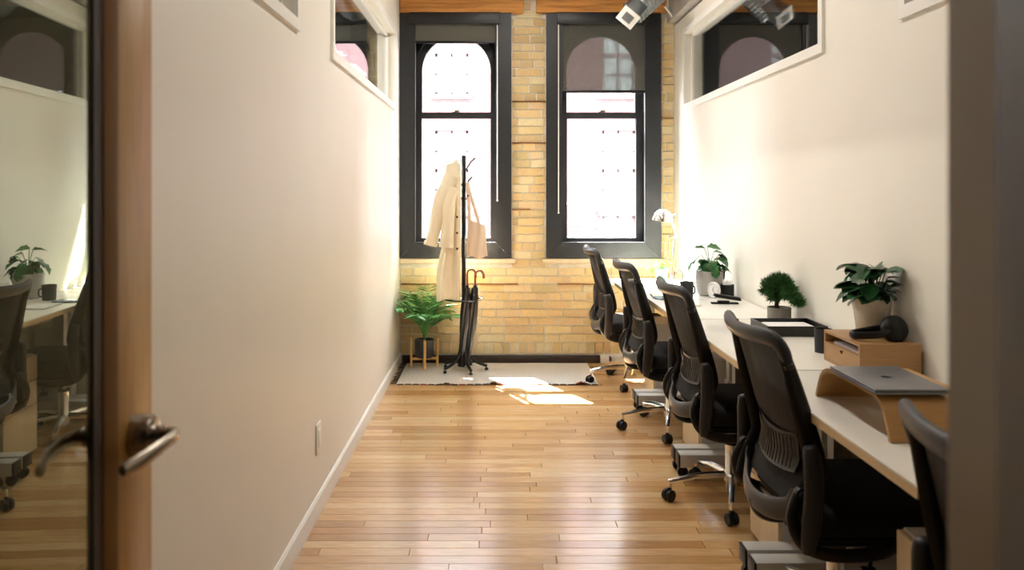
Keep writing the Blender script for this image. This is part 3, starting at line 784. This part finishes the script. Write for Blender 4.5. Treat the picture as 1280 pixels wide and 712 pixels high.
# ================================================================ DESKS
DX0, DX1 = .912, 1.462
def desk(y0, y1, H, lab, foot_far=True):
    t = thing('standing_desk', lab, 'desk', ((DX0+DX1)/2, (y0+y1)/2, 0), group='white standing desks in a row')
    hx = (DX1-DX0)/2; hy = (y1-y0)/2-.003
    MB().box(-hx, hx, -hy, hy, H-.006, H, bev=.001).done('desktop', desk_white, t)
    MB().box(-hx, hx, -hy, hy, H-.028, H-.006).done('edge_band', desk_edge, t)
    for s in (-1, 1):
        yf = s*(hy-.045)
        f = MB().box(-hx-.005, hx-.02, yf-.037, yf+.037, .055, .118, bev=.003).done('foot', metal_grey, t)
        MB().box(-hx-.014, -hx-.005, yf-.036, yf+.036, .057, .116, bev=.002).done('end_cap', black_pl, f)
        A = Matrix.Rotation(PI/2, 4, 'X')
        for xx in (-hx+.012, hx-.06):
            MB().lathe([(0, -.012), (.026, -.012), (.027, 0), (.026, .012), (0, .012)], seg=16, mtx=Matrix.Translation((xx, yf, .0275)) @ A).tube([(xx, yf, .03), (xx, yf, .058)], .008, 8).done('foot_wheel', black_pl, f)
        MB().box(-.02, .06, yf-.033, yf+.033, .118, .45, bev=.003).done('leg_outer', metal_grey, t)
        MB().box(-.012, .052, yf-.026, yf+.026, .45, H-.0285, bev=.002).done('leg_inner', metal_grey, t)
    MB().box(-.01, .05, -hy+.085, hy-.085, H-.075, H-.029, bev=.002).done('crossbeam', black_met, t)
    return t
desk(5.095, 6.235, .712, 'white standing desk by the brick wall, with the metal lamp, set slightly lower')
desk(3.97, 5.09, .763, 'white standing desk with the mug and the grey monstera pot on it')
desk(2.845, 3.965, .763, 'white standing desk with the bonsai and the black tray on it')
desk(1.72, 2.840, .763, 'white standing desk carrying the laptop stand and the wooden organizer')
desk(.70, 1.715, .763, 'nearest white standing desk, mostly hidden behind the door jamb')
def pedestal(y0, y1, lab):
    t = thing('pedestal_cabinet', lab, 'cabinet', (1.255, (y0+y1)/2, 0), group='maple pedestal cabinets under the desks')
    hy = (y1-y0)/2
    MB().box(-.195, .195, -hy, hy, .02, .53, bev=.002).done('body', metal_grey, t)
    for k, (a, b) in enumerate(((.025, .265), (.270, .395), (.40, .525))):
        d = MB().box(-.213, -.1955, -hy+.002, hy-.002, a, b, bev=.001).done('drawer', maple, t)
    for sx in (-1, 1):
        for sy in (-1, 1): MB().lathe([(0, 0), (.02, 0), (.02, .02), (0, .02)], c=(sx*.16, sy*(hy-.04), 0), seg=12).done('glide', black_pl, t)
pedestal(2.93, 3.25, 'pale maple pedestal cabinet right behind the front pair of desk feet')
pedestal(4.07, 4.41, 'pale maple pedestal cabinet behind the middle chair base')
pedestal(5.22, 5.54, 'pale maple pedestal cabinet farthest away, below the lamp desk')
pedestal(1.80, 2.07, 'pale maple pedestal cabinet at the bottom right beside the jamb')

# ================================================================ THINGS ON THE DESKS
DZ = .7632; LZ = .7122
# laptop stand: bent plywood arch, open towards the chairs
def stand():
    t_ = .011
    outer = crom([(2.012, .0), (2.035, .045), (2.062, .085), (2.100, .103), (2.15, .106), (2.36, .106), (2.405, .103), (2.445, .085), (2.468, .045), (2.488, 0)], 1) if False else None
    ctr = crom([(0, 2.018, 0), (0, 2.040, .045), (0, 2.062, .080), (0, 2.100, .099), (0, 2.16, .102), (0, 2.33, .102), (0, 2.395, .099), (0, 2.437, .080), (0, 2.462, .045), (0, 2.482, 0)], 5)
    m = MB(); n = len(ctr); A = []; B = []
    for i in range(n):
        tn = (ctr[min(i+1, n-1)]-ctr[max(i-1, 0)]).normalized(); nr = Vector((0, -tn.z, tn.y))*t_/2
        A.append(ctr[i]+nr); B.append(ctr[i]-nr)
    poly = [(p.y, max(p.z, 0)) for p in A]+[(p.y, max(p.z, 0)) for p in B[::-1]]
    m.prism(poly, 'x', 1.000, 1.235)
    o = m.done('laptop_stand', ply); o.location = (0, 0, DZ); return o
tag(stand(), 'bent light plywood stand carrying the closed laptop', 'laptop stand')
lt = thing('laptop', 'closed grey laptop lying on the bent plywood stand', 'laptop', (1.083, 2.205, DZ+.1082), rz=.0)
MB().box(-.098, .098, -.140, .140, .001, .009, bev=.003, seg=3).done('base', lap_m, lt)
MB().box(-.098, .098, -.140, .140, .0095, .0150, bev=.0025, seg=3).done('lid', lap_m, lt)
# fruit-shaped emblem on the lid
def emblem():
    pts = []
    for k in range(40):
        a = 2*PI*k/40; r = 1-.10*abs(math.cos(a/2+PI/4))**8
        x = math.sin(a)*.95; y = math.cos(a)*(1.0)
        dip = .18*math.exp(-(x/.22)**2)*(1 if y > 0 else -.0); dip2 = .08*math.exp(-(x/.2)**2)*(1 if y < 0 else 0)
        wv = 1-.12*max(0, -y)
        px, py = x*wv, y-dip+dip2
        dx, dy = px-1.12, py-.12; dd = math.hypot(dx, dy)
        if dd < .42: px, py = 1.12+dx/dd*.42, .12+dy/dd*.42
        pts.append((px, py))
    m = MB(); s = .015
    R = Matrix.Rotation(-PI/2, 4, 'Z')
    m.prism([(p[0]*s, p[1]*s) for p in pts], 'z', .0151, .0154, mtx=R)
    leaf = [(.05, 1.05), (.12, 1.28), (.38, 1.52), (.36, 1.25)]
    m.prism([(p[0]*s, p[1]*s) for p in leaf], 'z', .0151, .0154, mtx=R)
    return m.done('logo', logo_m, lt)
emblem()
# wooden organizer
bo = thing('desk_organizer', 'low oak desk organizer with open shelf and drawer, below the ficus', 'organizer', (1.352, 2.872, DZ))
w_, d_, h_ = .105, .147, .113; tt = .009
m = MB(); m.box(-w_, w_, -d_, d_, h_-tt, h_); m.box(-w_, w_, -d_, d_, 0, tt); m.box(-w_, w_, -d_, -d_+tt, tt, h_-tt); m.box(-w_, w_, d_-tt, d_, tt, h_-tt)
m.box(w_-.006, w_, -d_+tt, d_-tt, tt, h_-tt); m.box(-w_, w_-.006, -d_+tt, d_-tt, .064, .070)
m.done('carcass', oak, bo)
dm = MB(); pts = [(-d_+tt+.001, tt+.001), (d_-tt-.001, tt+.001), (d_-tt-.001, .063)]+[(.012*math.cos(PI*k/8), .063-.014*math.sin(PI*k/8)) for k in range(9)]+[(-d_+tt+.001, .063)]
dm.prism(pts, 'x', -w_+.001, -w_+.010); dm.box(-w_+.010, w_-.01, -d_+tt+.004, d_-tt-.004, tt+.002, .030); dm.done('drawer', oak, bo)
tag(MB().box(1.262, 1.43, 2.745, 2.965, DZ+.0705, DZ+.0795, bev=.001).done('notebook', mat('pale_lilac_cover', '#b9b2b6', .6)), 'pale notebook lying in the open shelf of the oak organizer', 'notebook')
# headphones
hp = thing('headphones', 'black over-ear headphones lying on the oak organizer', 'headphones', (1.385, 2.800, DZ+.1135))
for dy, rr in ((0, .046),):
    MB().lathe([(0, 0), (.036, 0), (.046, .010), (.047, .024), (.040, .036), (0, .040)], seg=24, mtx=Matrix.Translation((.012, -.012, .040)) @ Matrix.Rotation(1.25, 4, 'X') @ Matrix.Translation((0, 0, -.02))).done('ear_cup', black_pl, hp, ang=60)
MB().lathe([(0, 0), (.038, 0), (.046, .010), (.046, .022), (.036, .034), (0, .036)], seg=24, mtx=Matrix.Translation((.040, .055, .034)) @ Matrix.Rotation(1.9, 4, 'X') @ Matrix.Translation((0, 0, -.018))).done('ear_cup', black_pl, hp, ang=60)
band = crom([(.0, -.020, .036), (-.045, -.030, .026), (-.09, -.020, .020), (-.122, .01, .017), (-.105, .045, .017), (-.05, .065, .022), (.02, .062, .034)], 6)
MB().tube(band, .013, 10, up=(0, 0, 1), ry=.009).done('headband', black_pl, hp)

def leaf_mesh(L, W, m_, notch=0, fold_=.25, droop=.25, name='leaf'):
    b = MB(); n = 6; rows = []
    for i in range(n+1):
        q = i/n; wd = W*math.sin(PI*min(1, q*.92+.06))**.75*(1 if i < n else .05)
        if notch and i % 2: wd *= 1-notch
        z = -droop*L*q*q
        rows.append([b.bm.verts.new((L*q, s*wd/2, z+abs(s)*wd*.5*fold_)) for s in (-1, 0, 1)])
    for a, c in zip(rows, rows[1:]):
        for k in range(2): b.bm.faces.new((a[k], a[k+1], c[k+1], c[k]))
    return b.mesh(name, m_, 80, False)
def put_leaf(me, parent, p, az, el, sc=1, roll=0, name='leaf'):
    o = bpy.data.objects.new(name, me); C.objects.link(o); o.parent = parent
    o.matrix_local = Matrix.Translation(p) @ Matrix.Rotation(az, 4, 'Z') @ Matrix.Rotation(-el, 4, 'Y') @ Matrix.Rotation(roll, 4, 'X') @ Matrix.Scale(sc, 4)
    return o
# ficus on the organizer
fp = thing('potted_ficus', 'leafy plant with broad dark oval leaves in a white pot on the oak organizer', 'plant', (1.393, 2.945, DZ+.1135))
MB().lathe([(0, 0), (.050, 0), (.053, .006), (.070, .128), (.066, .128), (.062, .112), (0, .112)], seg=30).done('pot', pot_white, fp)
MB().lathe([(0, .111), (.062, .111), (0, .118)], seg=16).done('soil', soil, fp)
fl1 = leaf_mesh(.088, .070, leaf_ficus, droop=.22)
r = random.Random(21)
for k in range(52):
    az = r.uniform(PI*.62, PI*1.75) if k % 4 else r.uniform(-.9, 1.4); el = r.uniform(-.5, .6); R = r.uniform(.01, .06); z = .130+r.uniform(.0, .120)
    p = Vector((R*math.cos(az), R*math.sin(az), z))
    sc = r.uniform(.75, 1.1)
    tip = p.x+.095*sc*math.cos(az)*math.cos(el)
    if 1.393+tip > XR-.006: sc *= max(.3, (XR-.008-1.393-p.x)/max(.001, tip-p.x))
    MB().tube([(0, 0, .11), (p.x*.5, p.y*.5, z*.7), tuple(p)], .002, 5).done('stem', leaf_ficus, fp)
    put_leaf(fl1, fp, p, az, el, sc, r.uniform(-.5, .5))
# dark cup
def cup(name, loc, r0, r1, h, m_, lab, cat='cup', handle=None):
    t = thing(name, lab, cat, loc)
    MB().lathe([(0, 0), (r0, 0), (r1, h), (r1-.003, h), (r0-.003, .005), (0, .005)], seg=26).done('body', m_, t)
    if handle is not None:
        d = Vector((math.cos(handle), math.sin(handle), 0))
        MB().tube(crom([d*(r1-.001)+Vector((0, 0, h*.80)), d*(r1+.020)+Vector((0, 0, h*.72)), d*(r1+.020)+Vector((0, 0, h*.35)), d*(r0-.000)+Vector((0, 0, h*.25))], 5), .0045, 8).done('handle', m_, t)
    return t
cup('desk_cup', (1.300, 3.155, DZ), .032, .034, .092, mug_m, 'plain charcoal cup standing beside the oak organizer')
cup('mug', (1.158, 4.794, DZ), .036, .041, .090, mug_m, 'charcoal mug with a handle on the desk beside the monstera pot', 'mug', handle=-1.0)
# tray
tr = thing('desk_tray', 'black paper tray in front of the bonsai pot', 'tray', (1.325, 3.60, DZ))
m = MB(); a_, b_ = .132, .115
m.box(-a_, a_, -b_, b_, 0, .004); m.box(-a_, a_, -b_, -b_+.006, .004, .045); m.box(-a_, a_, b_-.006, b_, .004, .045); m.box(a_-.006, a_, -b_+.006, b_-.006, .004, .045); m.box(-a_, -a_+.006, -b_+.006, b_-.006, .004, .045)
m.done('tray_body', mat('black_tray', '#0b0b0c', .35), tr)
for k, z in enumerate((.018, .031)):
    tag(MB().box(1.225+.01*k, 1.425+.006*k, 3.50, 3.69, DZ+z-.011, DZ+z, bev=.001).done('paper_pad', paper), ('lower' if k == 0 else 'upper')+' pad of white paper inside the black tray', 'paper')
# bonsai
bz = thing('bonsai', 'small bonsai tree with needle foliage in a round concrete pot', 'plant', (1.385, 3.880, DZ))
MB().lathe([(0, 0), (.050, 0), (.055, .004), (.056, .072), (.051, .072), (.050, .062), (0, .062)], seg=28).done('pot', pot_conc, bz)
MB().lathe([(0, .061), (.050, .061), (0, .066)], seg=16).done('soil', soil, bz)
MB().tube(crom([(-.01, 0, .06), (-.012, 0, .09), (.002, 0, .12), (-.012, 0, .155), (.0, 0, .19)], 5), [.013, .008, .004], 8).tube(crom([(0, 0, .12), (.03, -.06, .135), (.04, -.13, .112)], 4), [.006, .003], 6).tube(crom([(-.008, 0, .13), (-.04, 0, .145), (-.055, 0, .14)], 4), [.005, .003], 6).done('trunk', bark, bz)
def tuft(c, rad, n, seed, m_, ln=.030, wd=.0022):
    r = random.Random(seed); b = MB()
    for _ in range(n):
        while True:
            p = Vector((r.uniform(-1, 1), r.uniform(-1, 1), r.uniform(-1, 1)))
            if p.length < 1: break
        q = Vector(c)+Vector((p.x*rad[0], p.y*rad[1], p.z*rad[2]))
        d = (p+Vector((r.gauss(0, .5), r.gauss(0, .5), r.gauss(.3, .5)))).normalized()*ln*r.uniform(.6, 1.1)
        s = d.cross(Vector((r.gauss(0, 1), r.gauss(0, 1), r.gauss(0, 1)))).normalized()*wd
        v = [b.bm.verts.new(x) for x in (q-s, q+s, q+d)]
        b.bm.faces.new(v)
    return b
for k, (c, rad, n) in enumerate((((-.045, 0, .185), (.034, .035, .018), 700), ((.0, 0, .205), (.045, .045, .022), 1100), ((.05, -.005, .185), (.03, .03, .018), 600),
                                 ((-.060, 0, .150), (.026, .03, .013), 500), ((.0, 0, .165), (.04, .035, .016), 700), ((.050, -.06, .165), (.032, .035, .014), 600), ((.060, -.10, .140), (.034, .035, .015), 800), ((.066, -.15, .118), (.026, .03, .015), 600), ((-.028, 0, .115), (.020, .022, .014), 300), ((.01, -.01, .135), (.028, .03, .015), 400))):
    c = (min(c[0], XR-1.385-rad[0]-.028), c[1], c[2])
    tuft(c, rad, n, k, leaf_bonsai).done('foliage_pad', leaf_bonsai, bz, recalc=False)
# monstera
mp_ = thing('potted_monstera', 'potted monstera with split leaves in a pale grey pot behind the clock', 'plant', (1.318, 4.885, DZ))
MB().lathe([(0, 0), (.060, 0), (.072, .010), (.082, .060), (.083, .148), (.078, .148), (.076, .135), (0, .135)], seg=32).done('pot', pot_grey, mp_)
MB().lathe([(0, .134), (.076, .134), (0, .142)], seg=16).done('soil', soil, mp_)
ml = leaf_mesh(.088, .074, leaf_mon, notch=.35, droop=.3); ml2 = leaf_mesh(.070, .062, leaf_mon, droop=.25)
r = random.Random(5)
spots = [(-.09, -.03, .215, PI*1.05, -.7), (-.055, -.03, .245, PI*1.1, -.5), (-.035, -.02, .285, PI*1.0, .2), (-.02, -.03, .295, .0, .05), (.02, -.03, .265, .2, -.1), (.05, -.02, .245, .0, -.5)]
for x, y, z, az, el in spots:
    MB().tube(crom([(0, 0, .135), (x*.4, y*.4, z*.8), (x, y, z)], 4), .0022, 5).done('stem', leaf_mon, mp_); put_leaf(ml, mp_, Vector((x, y, z)), az, el, 1, r.uniform(-.6, .6))
for k in range(34):
    az = r.uniform(0, 2*PI); R = r.uniform(.0, .055); z = r.uniform(.15, .225)
    p = Vector((R*math.cos(az)+.015, R*math.sin(az)-.01, z)); sc = r.uniform(.6, .95)
    if p.x > .03: z = max(.15, z-.03)
    put_leaf(ml2 if k % 2 else ml, mp_, p, az, r.uniform(-1.0, .3), sc, r.uniform(-.6, .6))
for k in range(7):
    p = Vector((.065+.008*math.sin(k), -.03, .19-.022*k)); put_leaf(ml2, mp_, p, r.uniform(-.5, .5), -1.1, .55, r.uniform(-.6, .6))
# clock
ck = thing('desk_clock', 'small round white clock leaning at the grey monstera pot', 'clock', (1.308, 4.748, DZ), rz=-1.05)
A = Matrix.Translation((0, 0, .048)) @ Matrix.Rotation(PI/2, 4, 'X')
MB().lathe([(0, -.010), (.043, -.010), (.047, -.006), (.047, .010), (.042, .014), (.040, .010), (0, .010)], seg=32, mtx=A).done('case', white_pl, ck)
MB().lathe([(0, .0102), (.039, .0102), (.039, .0106), (0, .0106)], seg=32, mtx=A).done('dial', paper, ck)
m = MB()
for a, l in ((.5, .022), (2.3, .030)): m.tube([(0, -.0125, .048), (l*math.sin(a), -.0125, .048+l*math.cos(a))], .0012, 5)
for k in range(12): a = PI*k/6; m.tube([(.031*math.sin(a), -.0115, .048+.031*math.cos(a)), (.036*math.sin(a), -.0115, .048+.036*math.cos(a))], .0009, 4)
m.done('hands', black_pl, ck)
# pen cup and pens
pc = thing('pen_cup', 'black pen cup full of white pens beside the clock', 'pen cup', (1.392, 4.768, DZ))
MB().lathe([(0, 0), (.040, 0), (.041, .078), (.037, .078), (.036, .004), (0, .004)], seg=26).done('body', black_pl, pc)
r = random.Random(3)
for k in range(12):
    a = 2*PI*k/12; R = .020 if k % 3 else .008
    bx0, by0 = 1.392+R*.6*math.cos(a), 4.768+R*.6*math.sin(a)
    ex, ey = 1.392+R*1.25*math.cos(a), 4.768+R*1.25*math.sin(a)
    z1 = DZ+.095+r.uniform(0, .012)
    tag(MB().tube([(bx0, by0, DZ+.006), (ex, ey, z1), (ex, ey, z1+.003)], [.0032, .0032, .0015], 7).done('pen', white_pl), 'thin white pen standing in the black pen cup', 'pen', 'white pens in the pen cup')
# stapler
st = thing('stapler', 'black stapler lying open-jawed in front of the pen cup', 'stapler', (1.305, 4.50, DZ), rz=-.06)
MB().box(-.082, .070, -.017, .017, 0, .009, bev=.004).done('base', black_pl, st)
MB().prism([(-.068, .045), (-.060, .058), (.078, .036), (.085, .022), (.075, .018), (-.055, .038)], 'y', -.016, .016).done('upper_arm', black_pl, st)
MB().prism([(-.058, .030), (-.055, .037), (.070, .018), (.070, .011)], 'y', -.008, .008).done('magazine', chrome, st)
MB().box(-.045, .02, -.010, .010, .009, .018, bev=.002).done('spring_plate', black_pl, st)
# notebook, tablet
tag(MB().box(1.00, 1.142, 4.40, 4.60, DZ, DZ+.009, bev=.001).done('notebook', paper), 'thin white notebook lying in front of the charcoal mug', 'notebook')
tb2 = thing('tablet', 'small blue-grey tablet with upturned dark cover edge near the mug', 'tablet', (1.0, 4.72, DZ), rz=.15)
MB().box(-.045, .09, -.055, .055, .001, .008, bev=.002).done('body', mat('blue_grey_glass', '#7d97a6', .2), tb2)
MB().tube(crom([(-.058, .055, .020), (-.055, .01, .006), (-.035, -.045, .003), (.01, -.064, .003)], 5), .004, 8).done('cover_edge', black_pl, tb2)
# lamp
lp = thing('desk_lamp', 'silver articulated desk lamp in the far corner by the brick wall', 'lamp', (1.352, 6.08, LZ))
MB().lathe([(0, 0), (.060, 0), (.060, .008), (.05, .016), (.012, .020), (.012, .045), (0, .045)], seg=28).done('base', chrome, lp)
MB().tube([(-.012, -.01, .04), (.012, -.01, .335)], .0042, 8).tube([(.012, .01, .04), (.032, .01, .335)], .0042, 8).tube([(-.03, 0, .07), (-.018, 0, .33)], .0025, 6).done('lower_arm', chrome, lp)
MB().box(-.028, .045, -.010, .010, .327, .343, bev=.004).done('elbow_joint', chrome, lp)
MB().tube([(.030, -.006, .34), (-.016, -.02, .475)], .004, 8).tube([(.040, .006, .345), (-.006, -.01, .48)], .004, 8).done('upper_arm', chrome, lp)
MB().tube([(-.02, -.02, .47), (.03, -.0, .51)], .006, 8).done('shade_knob', black_pl, lp)
MB().lathe([(.078, 0), (.077, .012), (.066, .050), (.040, .078), (.018, .088), (0, .09)], seg=28, mtx=Matrix.Translation((-.078, -.04, .460)) @ Matrix.Rotation(.12, 4, 'Y') @ Matrix.Rotation(.1, 4, 'X')).done('lamp_shade', chrome, lp)
MB().ball((-.075, -.04, .475), .028).done('bulb', white_pl, lp)
MB().tube(crom([(.012, 0, .045), (.05, 0, .085), (.085, .01, .06), (.088, .02, .01)], 5), .003, 6).done('power_cable', black_pl, lp)
# mint pot
gp = thing('potted_herb', 'mint-green pot with small bright lime leaves beside the desk lamp', 'plant', (1.265, 6.02, LZ))
MB().lathe([(0, 0), (.034, 0), (.036, .006), (.050, .100), (.047, .100), (.044, .085), (0, .085)], seg=24).done('pot', pot_mint, gp)
lm = leaf_mesh(.048, .022, leaf_lime, droop=.4); r = random.Random(9)
for k in range(16):
    az = 2*PI*k/16+r.uniform(-.3, .3); R = r.uniform(.04, .10); z = r.uniform(.105, .175)
    p = Vector((R*math.cos(az), R*math.sin(az)*.8, z))
    MB().tube(crom([(0, 0, .085), (p.x*.5, p.y*.5, z), tuple(p)], 3), .0015, 5).done('stem', leaf_lime, gp); put_leaf(lm, gp, p, az, r.uniform(-.8, .3), r.uniform(.7, 1.1), 0)
# keyboard + glasses on the far desk
tag(MB().box(.955, 1.09, 5.78, 6.08, LZ, LZ+.012, bev=.003).done('keyboard', mat('dark_keyboard', '#3b3d44', .5)), 'dark slim keyboard on the lower desk near the brick wall', 'keyboard')
mg = thing('magazine', 'open pale magazine on the far desk beside the keyboard', 'magazine', (1.16, 5.45, LZ))
for s in (-1, 1): MB().grid(lambda u, v, s=s: Vector((s*(.004+.10*u), -.13+.26*v, .003+.010*math.sin(u*PI)*(1-u*.5))), 10, 2, .002).done('page', paper, mg)

# ================================================================ OVERHEAD
# main air duct with outlet box, high on the right
ad = thing('air_duct', 'silver air duct ending in a square white-faced outlet box under the ceiling', 'air duct', (.966, 5.75, 2.642))
Lx = Vector((.77, 0, -.64)); Az = (Vector((.64, 0, .77))*.79+Vector((0, 1, 0))*.61).normalized(); By = Az.cross(Lx)
F = Matrix((Lx, By, Az)).transposed().to_4x4()
MB().box(-.062, .062, -.062, .062, .008, .215, bev=.003, mtx=F).done('outlet_box', galv, ad)
MB().box(-.070, .070, -.070, .070, -.002, .008, bev=.002, mtx=F).done('face_plate', white_pl, ad)
MB().box(-.036, .036, -.036, .036, -.0045, -.0021, mtx=F).done('grille_back', mat('grille_beige', '#9f958c', .6), ad)
g = MB()
for k in range(9): g.box(-.036, .036, -.035+.008*k, -.031+.008*k, -.010, -.0047, mtx=F)
g.done('grille_slats', galv, ad)
def corr(p0, p1, rad, nm='flexible_duct', par=ad):
    p0, p1 = Vector(p0), Vector(p1); n = 56
    MB().tube([p0+(p1-p0)*k/n for k in range(n+1)], [rad*(1+.05*(k % 4 in (1, 2))) for k in range(n+1)], 20).done(nm, galv, par)
e0 = Az*.18
corr(e0+Vector((-.04, .03, -.05)), e0+Vector((.28, .02, .24)), .092)
corr(e0+Vector((.18, .02, .28)), e0+Vector((.16, -3.0, .28)), .115)
ad2 = thing('air_duct', 'corrugated silver duct of the next room seen through the left high window', 'air duct', (-1.08, 5.85, 2.87))
corr((0, .45, 0), (.05, -3.2, .02), .14, par=ad2)
ad2.children[0].location = (0, 0, 0)
# steel channel and pipe above the right partition
bxn = thing('cable_trunking', 'dull grey steel trunking running above the right partition', 'trunking', (1.50, 4.7, 2.86))
MB().box(-.095, .06, -1.4, 1.79, -.105, .22, bev=.004).done('channel', galv_dk, bxn)
pp = thing('conduit', 'thin steel conduit bending down beside the right window top', 'pipe', (1.375, 6.30, 2.80))
MB().tube(crom([(0, 0, .70), (0, 0, .30), (0, 0, .10), (.003, 0, .03), (.03, 0, .0), (.07, 0, -.0)], 5), .011, 10).done('tube', galv, pp)
MB().tube([(0, 0, .035), (0, 0, .075)], .016, 10).done('coupling', galv_dk, pp)
MB().tube([(-.028, -.005, .045), (.035, -.005, -.035)], .007, 8).done('strap', white_pl, pp)
# added fill lamps, hung out of view to brighten this and the next room
fillm = emis('fill_diffuser', (1, .9, .76, 1), 3)
for k, (lx, y, pw) in enumerate(((.30, 1.9, .35), (.30, 3.6, .9), (.30, 5.1, 1.2), (-2.1, 5.0, 6))):
    cl = thing('fill_light', ('added linear fill light out of view nearest the door', 'added linear fill light out of view in the middle of the room', 'added linear fill light out of view nearest the windows', 'added linear fill light brightening the neighbouring room behind the left wall')[k], 'lamp', (lx, y, 3.12))
    MB().box(-.06, .06, -.55, .55, .02, .08, bev=.005).done('housing', white_pl, cl)
    MB().box(-.05, .05, -.54, .54, .005, .02).done('diffuser', fillm, cl)
    for s in (-1, 1): MB().tube([(0, s*.4, .08), (0, s*.4, CEIL-3.12)], .002, 5).done('cable', black_pl, cl)
    l = bpy.data.lights.new('fill_light_lamp', 'AREA'); l.shape = 'RECTANGLE'; l.size = .1; l.size_y = 1.08; l.energy = FILL_POWER*pw; l.color = (1, .95, .88)
    lo = bpy.data.objects.new('fill_light_lamp', l); C.objects.link(lo); lo.parent = cl; lo.location = (0, 0, 0)

# ================================================================ OUTSIDE
def facade():
    FY = 24.0
    fb = bpy.data.materials.new('pink_brick_facade'); fb.use_nodes = True; nt = fb.node_tree; N = nt.nodes; L = nt.links
    b = N['Principled BSDF']; b.inputs['Roughness'].default_value = .9
    tc = N.new('ShaderNodeTexCoord'); sx = N.new('ShaderNodeSeparateXYZ'); cx = N.new('ShaderNodeCombineXYZ')
    L.new(tc.outputs['Object'], sx.inputs[0]); L.new(sx.outputs[0], cx.inputs[0]); L.new(sx.outputs[2], cx.inputs[1])
    br = N.new('ShaderNodeTexBrick'); br.inputs['Scale'].default_value = 1; br.inputs['Brick Width'].default_value = .22; br.inputs['Row Height'].default_value = .075; br.inputs['Mortar Size'].default_value = .008
    br.inputs['Color1'].default_value = lin('#593d3c'); br.inputs['Color2'].default_value = lin('#503535'); br.inputs['Mortar'].default_value = lin('#604f4d')
    L.new(cx.outputs[0], br.inputs['Vector']); L.new(br.outputs[0], b.inputs['Base Color'])
    t = thing('brick_building', 'pink brick building with sash windows across the street, seen through the panes', 'building', (0, FY, -4))
    offs = -4.0
    wins = []
    for cx_ in (-6.27, -1.26-0, 3.76, 8.8):
        for z in (-1.2, .80+0, 4.28, 7.8): wins.append((cx_-.50, cx_+.5, z, z+2.4))
    # z = world heights
    m = MB()
    zl = sorted({w[2] for w in wins}); xsn = sorted({(w[0], w[1]) for w in wins})
    edges = [-14]+[v for p in xsn for v in p]+[16]
    for i in range(0, len(edges), 2): m.box(edges[i], edges[i+1], 0, .4, 0, 15)
    for (a, b_) in xsn:
        prev = -4
        for z in zl: m.box(a, b_, 0, .4, prev+4, z+4); prev = z+2.4
        m.box(a, b_, 0, .4, prev+4, 15)
    m.done('wall', fb, t)
    fr = mat('facade_window_frame', '#6a5654', .6); dk = mat('facade_window_glass', '#8f958f', .5); sl = mat('facade_stone', '#6f6a74', .9)
    for (a, b_, z0, z1) in wins:
        f = MB(); z0 += 4; z1 += 4
        for q in ((a, a+.07, z0, z1), (b_-.07, b_, z0, z1), (a, b_, z0, z0+.08), (a, b_, z1-.08, z1), (a, b_, (z0+z1)/2-.05, (z0+z1)/2+.05), ((a+b_)/2-.025, (a+b_)/2+.025, z0, z1), (a, b_, z0+.60, z0+.64), (a, b_, z1-.64, z1-.60)):
            f.box(q[0], q[1], .12, .20, q[2], q[3])
        o = f.done('window_frame', fr, t)
        bx('window_glass', dk, (a, b_, .22, .24, z0, z1), o)
        MB().box(a-.12, b_+.12, -.10, .1, z0-.14, z0).done('window_sill', sl, t)
    MB().box(-14, 16, -.15, -.001, 3.35, 4.05).done('stone_ledge', sl, t)
facade()
struct(bx('floor_street', asphalt, (-40, 40, 6.95, 60, -4.3, -4.0)))
# bare young tree outside the right window
tr_ = thing('street_tree', 'thin pale young tree with bare twigs outside the right window', 'tree', (2.9, 17.5, -4.0))
r = random.Random(6); m = MB(); tw = MB()
MB().tube([(0, 0, 0), (.05, 0, 2.5), (0, .1, 4.2)], [.09, .06, .03], 8).done('trunk', mat('pale_bark', '#b5a79c', .9), tr_)
for k in range(26):
    a = r.uniform(0, 2*PI); z = r.uniform(2.6, 4.2); l = r.uniform(.6, 1.5)
    p = [Vector((.02, .05, z))+Vector((math.cos(a)*l*q, math.sin(a)*l*.6*q, l*.75*q*(1-.2*q)+r.uniform(-.04, .04))) for q in (0, .25, .5, .75, 1)]
    tw.tube(crom(p, 3), [.018, .006], 5)
    for j in (2, 3, 4):
        d = Vector((r.uniform(-.4, .4), r.uniform(-.3, .3), r.uniform(.0, .4))); tw.tube([p[j], p[j]+d*.6, p[j]+d], [.006, .003], 4)
tw.done('twigs', mat('pale_twigs', '#c9c2c0', .9), tr_)
